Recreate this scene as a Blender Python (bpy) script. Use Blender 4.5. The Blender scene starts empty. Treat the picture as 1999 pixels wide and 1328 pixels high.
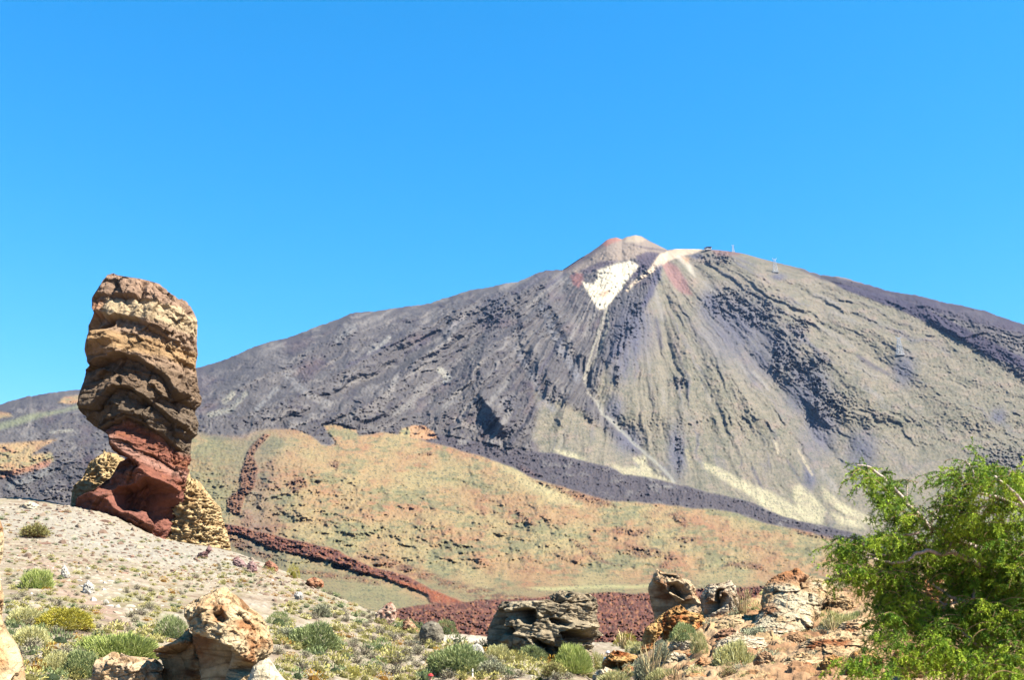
import bpy, math, random
import numpy as np
from math import radians as rad

sc = bpy.context.scene
col = sc.collection
random.seed(7)
RNG = np.random.default_rng(11)

# ------------------------------------------------------------------ camera
PITCH = rad(13.66)
FPX, CU, CV = 2000.0, 999.5, 664.0          # focal length and centre, in photo pixels
cam_d = bpy.data.cameras.new('camera')
cam_d.sensor_width = 36.0
cam_d.lens = 36.0 * FPX / 1999.0
cam_d.clip_start = 0.1
cam_d.clip_end = 40000
cam_d.dof.use_dof = True
cam_d.dof.focus_distance = 220.0
cam_d.dof.aperture_fstop = 8.0
cam = bpy.data.objects.new('camera', cam_d)
col.objects.link(cam)
cam.location = (0, 0, 0)
cam.rotation_euler = (rad(90) + PITCH, 0, 0)
sc.camera = cam

# ------------------------------------------------------------------ sun and sky
SUN_EL, SUN_AZ = rad(51), rad(110)           # azimuth clockwise from +Y (the view direction)
to_sun = (math.cos(SUN_EL) * math.sin(SUN_AZ), math.cos(SUN_EL) * math.cos(SUN_AZ), math.sin(SUN_EL))
sun_d = bpy.data.lights.new('sun', 'SUN')
sun_d.energy = 5.0
sun_d.angle = rad(0.53)
sun_d.color = (1.0, 0.955, 0.88)
sun = bpy.data.objects.new('sun', sun_d)
col.objects.link(sun)
import mathutils
sun.rotation_euler = mathutils.Vector(to_sun).to_track_quat('Z', 'Y').to_euler()

world = bpy.data.worlds.new('World')
sc.world = world
world.use_nodes = True
wn, wl = world.node_tree.nodes, world.node_tree.links
wn.clear()
w_out = wn.new('ShaderNodeOutputWorld')
w_bg = wn.new('ShaderNodeBackground')
w_sky = wn.new('ShaderNodeTexSky')
SKP = (2.0, 0.8, 0.7)
w_sky.sky_type = 'NISHITA'
w_sky.sun_disc = False
w_sky.sun_elevation = SUN_EL
w_sky.sun_rotation = SUN_AZ
w_sky.altitude = 2100
w_sky.air_density = 1.15
w_sky.dust_density = 0.25
w_sky.ozone_density = 1.6
w_mul = wn.new('ShaderNodeMix'); w_mul.data_type = 'RGBA'; w_mul.blend_type = 'MULTIPLY'
w_mul.inputs['Factor'].default_value = 1.0
w_mul.inputs['B'].default_value = (0.150, 1.17, 2.05, 1)
w_sep = wn.new('ShaderNodeSeparateColor'); w_com = wn.new('ShaderNodeCombineColor')   # clear high-altitude air: deeper blue overhead, paler low down
wl.new(w_sky.outputs['Color'], w_sep.inputs['Color'])
for ch, pw in (('Red', SKP[0]), ('Green', SKP[1]), ('Blue', SKP[2])):
    q_ = wn.new('ShaderNodeMath'); q_.operation = 'POWER'; q_.inputs[1].default_value = pw
    wl.new(w_sep.outputs[ch], q_.inputs[0]); wl.new(q_.outputs['Value'], w_com.inputs[ch])
wl.new(w_com.outputs['Color'], w_mul.inputs['A'])
wl.new(w_mul.outputs['Result'], w_bg.inputs['Color'])
w_bg.inputs['Strength'].default_value = 0.050
wl.new(w_bg.outputs['Background'], w_out.inputs['Surface'])

sc.view_settings.view_transform = 'Standard'
sc.view_settings.look = 'None'
sc.view_settings.exposure = 2.1
sc.view_settings.gamma = 1.0
sc.render.engine = 'CYCLES'
sc.cycles.max_bounces = 5
sc.cycles.diffuse_bounces = 1
sc.cycles.volume_bounces = 0
sc.cycles.use_denoising = True

# ------------------------------------------------------------------ helpers: projection
CP, SP = math.cos(PITCH), math.sin(PITCH)
def P3(u, v, Y):
    """photo pixel + distance ahead -> point of the place"""
    x = (np.asarray(u, float) - CU) / FPX
    y = (CV - np.asarray(v, float)) / FPX
    dy = CP - y * SP
    dz = SP + y * CP
    s = np.asarray(Y, float) / dy
    return np.stack(np.broadcast_arrays(x * s, Y * np.ones_like(s), dz * s), -1)
def UV(P):
    P = np.asarray(P, float)
    f = P[..., 1] * CP + P[..., 2] * SP
    up = -P[..., 1] * SP + P[..., 2] * CP
    return CU + FPX * P[..., 0] / f, CV - FPX * up / f

# ------------------------------------------------------------------ helpers: noise
_pr = np.random.default_rng(5)
_perm = np.tile(_pr.permutation(512), 3).astype(np.int32)
_grad = _pr.normal(size=(512, 3)); _grad /= np.linalg.norm(_grad, axis=1, keepdims=True)
_grad = _grad.astype(np.float32)
def gnoise(x, y, z=0.0, seed=0):
    x = np.asarray(x, np.float64); y = np.asarray(y, np.float64); z = np.asarray(z, np.float64)
    x, y, z = np.broadcast_arrays(x, y, z)
    x0 = np.floor(x); y0 = np.floor(y); z0 = np.floor(z)
    fx = (x - x0).astype(np.float32); fy = (y - y0).astype(np.float32); fz = (z - z0).astype(np.float32)
    ix = (x0.astype(np.int64) + seed * 57) & 511; iy = y0.astype(np.int64) & 511; iz = (z0.astype(np.int64) + seed * 13) & 511
    def fade(t): return t * t * t * (t * (t * 6 - 15) + 10)
    sx, sy, sz = fade(fx), fade(fy), fade(fz)
    out = 0
    for dx in (0, 1):
        wx = sx if dx else 1 - sx
        a = _perm[(ix + dx) & 511]
        for dy in (0, 1):
            wy = sy if dy else 1 - sy
            b = _perm[(a + iy + dy) & 511]
            for dz in (0, 1):
                wz = sz if dz else 1 - sz
                g = _grad[_perm[(b + iz + dz) & 511]]
                out = out + wx * wy * wz * (g[..., 0] * (fx - dx) + g[..., 1] * (fy - dy) + g[..., 2] * (fz - dz))
    return out * 1.6
def fbm(x, y, z=0.0, octv=4, seed=0, gain=0.5, ridged=False):
    s = 0; a = 1.0; t = 0
    for o in range(octv):
        f = 2.03 ** o
        n = gnoise(np.asarray(x) * f, np.asarray(y) * f, np.asarray(z) * f, seed + o * 3)
        if ridged: n = 1 - 2 * np.abs(n)
        s = s + a * n; t += a; a *= gain
    return s / t
def worley(P, seed=0, facet=False):
    """F1 and F2-F1 of 3-D points, cells of size 1; facet: also a tilted plane per cell, for broken rock"""
    P = np.asarray(P, float)
    c = np.floor(P).astype(np.int64)
    F1 = np.full(len(P), 9.0); F2 = np.full(len(P), 9.0); fc = np.zeros(len(P))
    for dx in (-1, 0, 1):
        for dy in (-1, 0, 1):
            for dz in (-1, 0, 1):
                q = c + (dx, dy, dz)
                h = _perm[(q[:, 0] + seed) & 511]; h = _perm[(h + q[:, 1]) & 511]; h = _perm[(h + q[:, 2]) & 511]
                jit = np.stack([h / 512.0, _perm[h] / 512.0, _perm[_perm[h] & 511] / 512.0], -1)
                e = P - q - jit
                d = np.linalg.norm(e, axis=1)
                if facet:
                    m = d < F1
                    fc = np.where(m, (e * _grad[h]).sum(1) + (h / 512.0 - .5) * .55, fc)
                F2 = np.minimum(F2, np.maximum(F1, d)); F1 = np.minimum(F1, d)
    if facet: return F1, F2 - F1, fc
    return F1, F2 - F1
def facets(x, y, z=0.0, seed=0, warp=.25):
    x, y, z = np.broadcast_arrays(np.asarray(x, float), np.asarray(y, float), np.asarray(z, float))
    w = warp * gnoise(x * 1.7, y * 1.7, z * 1.7, seed + 5)
    P = np.stack([(x + w).ravel(), (y + w).ravel(), (z - w).ravel()], -1)
    return worley(P, seed, True)[2].reshape(x.shape)
def sstep(a, b, x):
    t = np.clip((np.asarray(x, float) - a) / (b - a), 0, 1)
    return t * t * (3 - 2 * t)

# ------------------------------------------------------------------ helpers: 2-D map shapes
def seg_dist(u, v, pts):
    """distance to a polyline, signed side (+ = below/right of travel), share of the way along"""
    pts = np.asarray(pts, float)
    best = np.full(u.shape, 1e9); side = np.zeros(u.shape); tt = np.zeros(u.shape)
    L = np.r_[0, np.cumsum(np.linalg.norm(np.diff(pts, axis=0), axis=1))]
    for i in range(len(pts) - 1):
        a, b = pts[i], pts[i + 1]; d = b - a; l2 = (d ** 2).sum() + 1e-9
        t = np.clip(((u - a[0]) * d[0] + (v - a[1]) * d[1]) / l2, 0, 1)
        du = u - a[0] - t * d[0]; dv = v - a[1] - t * d[1]
        ds = np.hypot(du, dv); m = ds < best
        best = np.where(m, ds, best)
        side = np.where(m, np.sign(d[0] * (v - a[1]) - d[1] * (u - a[0])), side)
        tt = np.where(m, (L[i] + t * (L[i + 1] - L[i])) / L[-1], tt)
    return best, side, tt
def inside(u, v, poly):
    poly = np.asarray(poly, float); c = np.zeros(u.shape, bool); j = len(poly) - 1
    for i in range(len(poly)):
        a, b = poly[i], poly[j]
        if a[1] != b[1]:
            c ^= ((a[1] > v) != (b[1] > v)) & (u < (b[0] - a[0]) * (v - a[1]) / (b[1] - a[1]) + a[0])
        j = i
    return c
def pmask(u, v, poly, soft=3.0):
    """soft-edged inside mask of a polygon, 0..1"""
    poly = np.asarray(poly, float)
    lo = poly.min(0) - soft * 2 - 2; hi = poly.max(0) + soft * 2 + 2
    out = np.zeros(u.shape)
    m = (u > lo[0]) & (u < hi[0]) & (v > lo[1]) & (v < hi[1])
    if not m.any(): return out
    uu, vv = u[m], v[m]
    d = seg_dist(uu, vv, np.vstack([poly, poly[:1]]))[0]
    d = np.where(inside(uu, vv, poly), d, -d)
    out[m] = sstep(-soft, soft, d)
    return out
def near(u, v, pts, w):
    """1 on the polyline falling to 0 at w pixels"""
    pts = np.asarray(pts, float); lo = pts.min(0) - w; hi = pts.max(0) + w
    out = np.zeros(u.shape); sd = np.zeros(u.shape); tt = np.zeros(u.shape)
    m = (u > lo[0]) & (u < hi[0]) & (v > lo[1]) & (v < hi[1])
    if m.any():
        d, s, t = seg_dist(u[m], v[m], pts)
        out[m] = np.clip(1 - d / w, 0, 1); sd[m] = s; tt[m] = t
    return out, sd, tt

# ------------------------------------------------------------------ helpers: colour, mesh, tags
GAIN = 0.345      # picture tone -> real surface reflectance at this exposure
def C(r, g, b):
    c = np.array([r, g, b], float) / 255.0
    return GAIN * np.where(c <= 0.04045, c / 12.92, ((c + 0.055) / 1.055) ** 2.4)
def mixc(base, c, m):
    m = np.asarray(m)[..., None]
    return base * (1 - m) + np.asarray(c) * m

def new_mesh(name, V, F, cols=None, smooth=True, mats=()):
    V = np.asarray(V, np.float32).reshape(-1, 3)
    me = bpy.data.meshes.new(name)
    me.vertices.add(len(V)); me.vertices.foreach_set('co', V.ravel())
    F = np.asarray(F, np.int32)
    k = F.shape[1]
    me.loops.add(F.size); me.loops.foreach_set('vertex_index', F.ravel())
    me.polygons.add(len(F))
    me.polygons.foreach_set('loop_start', np.arange(0, F.size, k, dtype=np.int32))
    me.polygons.foreach_set('loop_total', np.full(len(F), k, np.int32))
    me.polygons.foreach_set('use_smooth', np.full(len(F), bool(smooth)))
    if cols is not None:
        a = me.color_attributes.new('Col', 'FLOAT_COLOR', 'POINT')
        cc = np.ones((len(V), 4), np.float32); cc[:, :3] = cols
        a.data.foreach_set('color', cc.ravel())
    for m in mats: me.materials.append(m)
    me.update(calc_edges=True)
    return me
def link(name, me, parent=None, loc=None):
    o = bpy.data.objects.new(name, me); col.objects.link(o)
    if parent is not None: o.parent = parent
    if loc is not None: o.location = loc
    return o
def tag(o, label=None, cat=None, group=None, kind=None):
    if label: o['label'] = label
    if cat: o['category'] = cat
    if group: o['group'] = group
    if kind: o['kind'] = kind
    return o
def grid_faces(nr, nc, wrap=False):
    r = np.arange(nr - 1)[:, None]; c = np.arange(nc if wrap else nc - 1)[None, :]
    c2 = (c + 1) % nc
    return np.stack([r * nc + c, r * nc + c2, (r + 1) * nc + c2, (r + 1) * nc + c], -1).reshape(-1, 4)

def ground_mat(name, rough=0.95, spots=None, tex=((1.0, 0.25),), bump=None, sat=1.0):
    """vertex colour 'Col' times world-space noise layers (scale per metre, amount); spots = (scale, size, colour)"""
    m = bpy.data.materials.new(name); m.use_nodes = True
    n, l = m.node_tree.nodes, m.node_tree.links
    b = n['Principled BSDF']; b.inputs['Roughness'].default_value = rough
    b.inputs['Specular IOR Level'].default_value = 0.12
    at = n.new('ShaderNodeAttribute'); at.attribute_name = 'Col'
    geo = n.new('ShaderNodeNewGeometry')
    cur = at.outputs['Color']
    for sc_, amt in tex:
        t = n.new('ShaderNodeTexNoise'); t.inputs['Scale'].default_value = sc_
        t.inputs['Detail'].default_value = 4; t.inputs['Roughness'].default_value = 0.65
        l.new(geo.outputs['Position'], t.inputs['Vector'])
        r = n.new('ShaderNodeMapRange')
        r.inputs['From Min'].default_value = 0.3; r.inputs['From Max'].default_value = 0.7
        r.inputs['To Min'].default_value = 1 - amt; r.inputs['To Max'].default_value = 1 + amt
        l.new(t.outputs['Fac'], r.inputs['Value'])
        x = n.new('ShaderNodeMix'); x.data_type = 'RGBA'; x.blend_type = 'MULTIPLY'; x.inputs['Factor'].default_value = 1
        l.new(cur, x.inputs['A']); l.new(r.outputs['Result'], x.inputs['B']); cur = x.outputs['Result']
    l.new(cur, b.inputs['Base Color'])
    if bump:
        prev = None
        for sc_, dist in bump:
            t = n.new('ShaderNodeTexNoise'); t.inputs['Scale'].default_value = sc_
            t.inputs['Detail'].default_value = 5; t.inputs['Roughness'].default_value = 0.6
            l.new(geo.outputs['Position'], t.inputs['Vector'])
            bp = n.new('ShaderNodeBump'); bp.inputs['Distance'].default_value = dist; bp.inputs['Strength'].default_value = 1
            l.new(t.outputs['Fac'], bp.inputs['Height'])
            if prev: l.new(prev.outputs['Normal'], bp.inputs['Normal'])
            prev = bp
        l.new(prev.outputs['Normal'], b.inputs['Normal'])
    return m

# ================================================================== FAR TERRAIN: volcano, ash hills, lava flows
SKY = np.array([(-900,1010),(-500,905),(-200,830),(0,790),(58,772),(62,774),(88,768),(125,764),(160,761),(240,748),(330,732),(386,719),(440,702),
 (500,676),(515,671),(560,660),(610,640),(660,624),(684,612),(730,607),(780,601),(840,592),(880,578),(920,566),(960,560),(985,554),(1010,550),
 (1040,537),(1065,529),(1098,527),(1110,519),(1130,506),(1150,494),(1170,480),(1185,468),(1192,465),(1203,463),(1214,467),(1222,463),(1240,459),
 (1252,461),(1270,472),(1290,481),(1303,488),(1320,486),(1345,486),(1378,487),(1395,488),(1420,490),(1450,495),(1490,506),(1530,516),(1570,526),
 (1602,537),(1640,541),(1690,554),(1740,570),(1790,577),(1840,590),(1880,597),(1925,607),(1960,621),(2000,634),(2200,705),(2500,800),(2900,930)], float)
u_in = np.arange(-30, 2031, 1.75)
u_far = np.concatenate([np.linspace(-900, -34, 90), u_in, np.linspace(2036, 2900, 90)])
NT, TB = 470, 40
vsk = np.interp(u_far, SKY[:, 0], SKY[:, 1])
jag = (fbm(u_far / 9.0, 0.3, octv=3, seed=2) * 2.0 + fbm(u_far / 38.0, 0.7, octv=2, seed=4) * 2.0)
jag *= np.where((u_far > 1100) & (u_far < 1560), 0.35, 1.0)
vsk0 = vsk.copy()
vsk = vsk + jag
t = np.linspace(0, 1, NT)
tv = t ** 1.02
U = np.broadcast_to(u_far, (NT, len(u_far))).copy()
VB = 1282.0
V = vsk[None, :] + (VB - vsk[None, :]) * tv[:, None]

# distance ahead of each point, from a table (columns u, rows v)
ucols = np.array([-900, 0, 450, 1000, 1600, 2900.])
vrows = np.array([1282, 1262, 1240, 1200, 1165, 1100, 1000, 900, 860.])
Dt = np.array([
 [150, 180, 215, 340, 560, 850, 1250, 1700, 1950],
 [150, 180, 215, 340, 560, 850, 1250, 1700, 1950],
 [150, 180, 215, 340, 560, 850, 1250, 1600, 1850],
 [150, 180, 215, 340, 600, 950, 1450, 2100, 2300],
 [150, 180, 215, 360, 620, 1000, 1750, 2400, 2600],
 [150, 180, 215, 360, 620, 1000, 1750, 2300, 2500]], float)
Dsky = np.interp(u_far, [-900, 0, 400, 1000, 1250, 1600, 2000, 2900], [2700, 3000, 3500, 4200, 4450, 4000, 3500, 2900])
def pchip(xk, yk, x):
    h = np.diff(xk); d = np.diff(yk) / h; m = np.zeros(len(xk)); m[0] = d[0]; m[-1] = d[-1]
    for i in range(1, len(xk) - 1):
        m[i] = 0 if d[i-1] * d[i] <= 0 else 2 / (1 / d[i-1] + 1 / d[i])
    i = np.clip(np.searchsorted(xk, x) - 1, 0, len(h) - 1); tt = (x - xk[i]) / h[i]
    return ((1+2*tt)*(1-tt)**2)*yk[i] + tt*(1-tt)**2*h[i]*m[i] + tt**2*(3-2*tt)*yk[i+1] + tt**2*(tt-1)*h[i]*m[i+1]
D = np.zeros_like(V)
for j, uu in enumerate(u_far):
    k = np.clip(np.searchsorted(ucols, uu) - 1, 0, len(ucols) - 2)
    f = float(sstep(0, 1, (uu - ucols[k]) / (ucols[k+1] - ucols[k])))
    rows = Dt[k] * (1 - f) + Dt[k+1] * f
    vs = vsk0[j]
    if vs < 850:
        vk = np.r_[vs - 6, vrows[::-1]]; dk = np.r_[Dsky[j], rows[::-1]]
    else:
        vk = vrows[::-1]; dk = rows[::-1]
        o = vk > vs + 4; vk = np.r_[vs, vk[o]]; dk = np.r_[rows[-1] + 150, dk[o]]
    D[:, j] = np.exp(pchip(vk, np.log(dk), np.maximum(V[:, j], vk[0])))
BASE = P3(U, V, D)
WX, WY = BASE[..., 0], BASE[..., 1]
# radial map about the summit: runs down the flanks
TH = np.arctan2(V - 430, (U - 1240) * 0.9) + 0.05 * fbm(U / 90, V / 70, octv=3, seed=19) + 0.012 * fbm(U / 22, V / 18, octv=2, seed=20)
RH = np.hypot(V - 430, (U - 1240) * 0.9)
isof = fbm(U / 4.2, V / 2.8, octv=3, seed=44, gain=0.65)
wu = fbm(U / 45, V / 45, octv=4, seed=21) * 7
wv = fbm(U / 45, V / 45, 3.3, octv=4, seed=22) * 7
Uw, Vw = U + wu, V + wv
Us, Vs = U + wu * 0.5 + isof * 3.2, V + wv * 0.5 + isof * 2.2
streak = fbm(TH * 26, RH / 150, octv=4, seed=31, gain=0.6)
streak2 = fbm(TH * 60, RH / 90, octv=4, seed=35, gain=0.6)
streakr = fbm(TH * 17 + 0.3 * fbm(U/60, V/60, octv=2, seed=3), RH / 320, octv=4, seed=38, gain=0.5, ridged=True)
iso = fbm(U / 12, V / 9, octv=4, seed=41, gain=0.6)
isof = fbm(U / 4.2, V / 2.8, octv=3, seed=44, gain=0.65)
big = fbm(U / 110, V / 60, octv=3, seed=47)
med = fbm(U / 42, V / 20, octv=4, seed=49, gain=0.6)
horiz = fbm(U / 26, V / 7, octv=4, seed=52, gain=0.6)

HILL = [(-900,1040),(-400,1010),(-40,1000),(60,1010),(120,1030),(140,1000),(250,930),(330,870),(385,846),(420,857),(440,858),(473,853),(495,843),(520,838),(566,838),(590,844),(610,854),(628,869),(647,872),
 (655,866),(640,845),(631,832),(659,829),(696,839),(700,850),(718,848),(752,845),(814,857),(876,873),(938,891),(1000,913),(1044,936),(1119,959),(1183,978),
 (1231,981),(1288,985),(1348,994),(1381,994),(1438,1002),(1494,1023),(1550,1034),(1625,1053),(1663,1064),(1760,1082),(1900,1100),(2100,1120),(2900,1180),(2900,1300),(-900,1300)]
mhill = np.maximum(pmask(Us, Vs, HILL, 2.5) * sstep(380, 620, U), pmask(Uw, Vw, HILL, 9) * sstep(620, 380, U))
smallhill = pmask(Us, Vs, [(778,852),(785,838),(805,832),(828,831),(845,842),(853,855),(830,858),(800,856)], 2)
lefthill = pmask(Us, Vs, [(-300,900),(0,867),(40,863),(85,862),(112,858),(80,876),(62,888),(100,886),(104,900),(85,912),(50,922),(0,934),(-300,990)], 4)
lefthill2 = pmask(Us, Vs, [(112,786),(122,776),(145,772),(170,770),(165,782),(140,789)], 3) + pmask(Us, Vs, [(-60,818),(0,804),(20,806),(24,812),(0,817),(-60,834)], 3)
greenband = pmask(Us, Vs, [(-300,880),(0,826),(60,808),(120,800),(165,786),(165,793),(110,808),(40,828),(0,838),(-300,900)], 5)
FLOW = [(640,852),(720,846),(800,848),(862,850),(930,862),(980,876),(1040,880),(1080,885),(1118,895),(1150,905),(1190,912),(1215,928),(1260,932),(1310,945),(1340,950),(1380,962),(1450,975),(1510,1000),
 (1560,1018),(1600,1026),(1660,1040),(1720,1060),(1800,1085),(1800,1100),(1700,1078),(1650,1062),(1560,1040),(1494,1026),(1438,1004),(1348,998),(1280,990),(1183,980),(1119,961),(1044,938),(1000,915),(938,893),(876,876),(814,860),(700,856)]
mflow = pmask(Us, Vs, FLOW, 2.5) * (1 - mhill)
# the green-tan right side of the cone
GREEN = [(1290,512),(1345,495),(1400,488),(1440,490),(1560,524),(1640,550),(1720,585),(1800,620),(1900,680),(2000,740),(2900,1060),(2900,1300),(1100,1300),
 (1060,890),(1040,850),(1050,800),(1045,765),(1085,785),(1130,800),(1180,840),(1215,868),(1250,895),(1262,905),(1290,930),(1310,940),(1270,900),(1245,870),(1205,835),(1175,800),(1165,770),(1170,740),(1185,715),(1215,690),(1235,660),(1262,600),(1275,560)]
mgreen = pmask(Uw, Vw, GREEN, 10) * (1 - mhill) * (1 - mflow)
DARKR = [(1565,527),(1600,536),(1640,540),(1690,553),(1740,569),(1790,576),(1840,589),(1880,596),(1925,606),(1960,620),(2000,633),(2300,740),(2300,765),(2000,655),(1960,645),(1900,632),(1850,618),(1800,604),(1750,590),(1700,577),(1640,555),(1600,545)]
DARKR2 = [(1610,545),(1650,553),(1700,568),(1760,583),(1800,598),(1850,622),(1900,650),(1950,675),(2000,700),(2300,830),(2300,850),(2000,722),(1930,695),(1870,662),(1810,632),(1760,606),(1700,586),(1650,565)]
mdr = np.maximum(pmask(Us, Vs, DARKR, 5) * (0.75 + 0.5 * streak), pmask(Us, Vs, DARKR2, 3))
mdr = np.clip(mdr, 0, 1) * (1 - mhill)

# ---- relief, metres along the line of sight (plus = farther)
R = np.zeros_like(V)
m_mtn = 1 - np.clip(mhill + mflow, 0, 1)
topf = sstep(0, 26, V - vsk[None, :])
lavaL = m_mtn * (1 - mgreen)
midf = sstep(520, 640, V)
R += m_mtn * topf * (-(20 * mgreen + 66 * lavaL) * streakr * sstep(60, 260, RH) - (13 + 26 * lavaL) * streak * sstep(40, 200, RH) - 8 * streak2 * sstep(120, 300, RH))
R += topf * (lavaL * (-18 * iso - 11 * isof - 22 * med) + mgreen * (-9 * iso - 8 * isof - 8 * med)) * (0.5 + 0.6 * sstep(0, .3, med) )
def ridge(pts, w, h, cut=0.0):
    """positive h = ridge standing out, negative = gully"""
    global R
    pts = np.asarray(pts, float)
    a, s, tt = near(U + wu * .5, V + wv * .5, pts, w)
    prof = a ** 1.25 * np.clip(tt * 6, 0, 1) * np.clip((1 - tt) * 5, 0, 1)
    R -= h * prof * (0.36 if pts[:, 0].mean() > 1120 else 1.0) * (0.95 + 0.25 * iso + 0.2 * streak)
G1 = [(1250,512),(1225,550),(1200,580),(1184,602),(1177,640),(1165,690),(1148,725),(1143,742),(1150,768),(1168,785),(1176,808),(1210,838),(1240,868),(1285,905),(1315,942)]
ridge(G1, 70, -270); ridge(G1, 26, -70)
ridge([(1302,492),(1290,530),(1276,572),(1262,600),(1228,655),(1190,715),(1168,760)], 46, 190)
ridge([(1302,492),(1296,520),(1320,580),(1352,640),(1400,710),(1455,775),(1520,850),(1560,905),(1600,960)], 60, 120)
ridge([(1370,560),(1395,620),(1440,675),(1500,735),(1560,795),(1605,855),(1640,905),(1690,965),(1740,1020)], 70, -170)
ridge([(1440,500),(1500,580),(1560,650),(1610,700),(1680,760),(1760,840)], 60, 130)
ridge([(1500,600),(1530,650),(1520,720),(1512,745)], 40, 90)
ridge([(1545,660),(1560,700),(1545,750)], 26, 60)
ridge([(1605,680),(1590,720),(1600,760),(1600,860)], 30, 70)
ridge([(1095,530),(1060,545),(1000,575),(965,600),(955,650),(935,720),(960,790),(1000,860),(1010,885)], 60, 95)
ridge([(1065,540),(1075,590),(1100,640),(1140,700),(1150,730)], 30, 70)
ridge([(1010,560),(1020,640),(1060,720),(1120,800)], 30, 60)
ridge([(930,575),(880,640),(820,700),(760,760),(700,800),(640,820)], 42, 110)
ridge([(870,600),(800,650),(720,700),(640,740),(540,790),(450,820)], 34, 80)
ridge([(740,615),(660,660),(580,700),(500,740),(400,790)], 30, 60)
ridge([(980,600),(900,700),(850,760),(800,820)], 38, -120)
ridge([(900,620),(830,660),(740,730),(640,780)], 30, -80)
ridge([(930,760),(960,800),(990,850)], 22, 80)
ridge([(1330,600),(1340,680),(1345,760),(1330,840),(1318,880)], 34, 80)
ridge([(1318,860),(1322,900),(1330,935),(1345,950)], 18, -90)
ridge([(1240,720),(1260,780),(1300,850)], 30, -50)
ridge([(1280,740),(1290,800),(1310,860)], 26, 40)
ridge([(1400,800),(1440,860),(1480,930)], 34, 50)
ridge([(1700,640),(1780,720),(1880,810),(1990,890)], 44, 60)
ridge([(1640,620),(1740,720),(1850,830)], 34, -60)
ridge([(1860,860),(1930,900),(2000,925)], 30, 70)
for k in range(64):   # lesser ribs running down the flanks
    th = RNG.uniform(0.1, 3.1); r0 = RNG.uniform(90, 420); r1 = r0 + RNG.uniform(60, 240)
    c, s_ = math.cos(th) / .9, math.sin(th)
    bend = RNG.uniform(-18, 18)
    pts = [(1240 + c * r, 430 + s_ * r * 1.0 + bend * math.sin((r - r0) / (r1 - r0) * 3)) for r in np.linspace(r0, r1, 5)]
    ridge(pts, RNG.uniform(10, 26), RNG.choice([-1, 1]) * RNG.uniform(20, 62))
# crags
crag_pts = [(1425,590,45,30),(1480,610,40,26),(1520,690,12,50),(1545,705,16,34),(1570,720,22,28),(1600,705,22,16),(1595,755,20,26),(1620,790,40,24),(1240,600,14,26),(1232,640,22,16),(1215,655,20,10),(1325,745,18,12),
 (960,612,26,30),(995,790,12,18),(995,848,9,22),(1325,890,7,46),(1195,575,16,40),(1400,505,30,12),(1560,640,20,20),(970,590,22,18),(1960,900,60,26),(1205,730,6,22),(1258,530,18,22)]
crag = np.zeros_like(V)
for cu, cv, ru, rv in crag_pts:
    crag = np.maximum(crag, np.exp(-(((U - cu) / ru) ** 2 + ((V - cv) / rv) ** 2) ** 1.2))
F1, F21 = worley(np.stack([(U / 9).ravel(), (V / 8).ravel(), np.zeros(U.size)], -1))
F1 = F1.reshape(U.shape); F21 = F21.reshape(U.shape)
rgd = .45 * fbm(U / 13, V / 11, octv=4, seed=91, gain=0.6, ridged=True) + 1.1 * facets(U / 11, V / 8, 0, 5) + .6 * facets(U / 5, V / 4, 0, 6)
crag = crag * (1 - pmask(U, V, [(1150,540),(1200,505),(1255,510),(1235,550),(1200,600),(1170,612)], 6))
R += crag * m_mtn * (-30 * rgd * (0.6 + 0.8 * sstep(-.2, .3, iso)) - 34 * isof)
# scattered outcrops on the lava
outc = sstep(0.15, 0.5, fbm(U / 30, V / 18, octv=4, seed=71, gain=0.6)) * m_mtn
R += outc * (-15 * rgd - 12 * isof) * (0.4 + 0.6 * lavaL)
# soft ash hill, with lava levees
R += m_mtn * topf * (-20 * fbm(U / 8 + V / 16, (V - U * .4) / 7, octv=3, seed=98, gain=.6, ridged=True) * (.4 + .6 * lavaL))
R += mhill * sstep(1150, 1090, V) * (-34 * med * sstep(870, 940, V) - 18 * iso - 9 * isof - 26 * fbm(U / 70, V / 26, octv=3, seed=97, ridged=True) * sstep(880, 960, V))
R += 60 * (1 - mhill) * sstep(800, 850, V) * sstep(1130, 1050, V)          # hill edge stands in front
R += mflow * (-30 * iso - 26 * isof - 30 * med)
R += -45 * mflow
HR = [[(560,850),(545,900),(520,960),(540,1000)],[(880,880),(960,930),(1040,980),(1120,1060)],[(700,860),(690,940),(720,1010),(640,1050)],[(820,1000),(900,1060),(980,1100)],
      [(1290,1090),(1330,1060),(1400,1040)],[(620,900),(600,980),(560,1010)]]
for k, pts in enumerate(HR):
    ridge(pts, 46, 34)
ridge([(1120,1000),(1180,1060),(1230,1110)], 40, -35)

REDA = [(516,846),(500,862),(485,879),(478,900),(470,922),(470,953),(455,962),(443,975),(443,990),(450,1002),(470,1003),(474,985),(479,966),(492,960),(497,945),(504,913),(495,891),(505,875),(520,858),(529,848)]
REDB = [(400,1010),(442,1024),(498,1037),(566,1053),(612,1063),(659,1074),(690,1090),(721,1105),(752,1114),(783,1121),(812,1135),(839,1149),(875,1164),(907,1177),(880,1184),(839,1180),(833,1164),(808,1152),(780,1142),(752,1130),(720,1121),(690,1115),(667,1106),(644,1096),(612,1090),(582,1084),(535,1074),(498,1056),(470,1045),(430,1036),(400,1030)]
REDB2 = [(700,1080),(760,1090),(814,1108),(870,1128),(907,1140),(960,1154),(1000,1164),(1060,1168),(1060,1180),(960,1178),(907,1160),(850,1140),(800,1124),(740,1102),(700,1090)]
REDC = [(760,1192),(840,1181),(900,1178),(940,1170),(1000,1172),(1060,1166),(1110,1162),(1150,1159),(1200,1157),(1240,1160),(1290,1158),(1350,1150),(1430,1148),(1500,1146),(1640,1150),(2900,1160),(2900,1300),(500,1300),(600,1225)]
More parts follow.
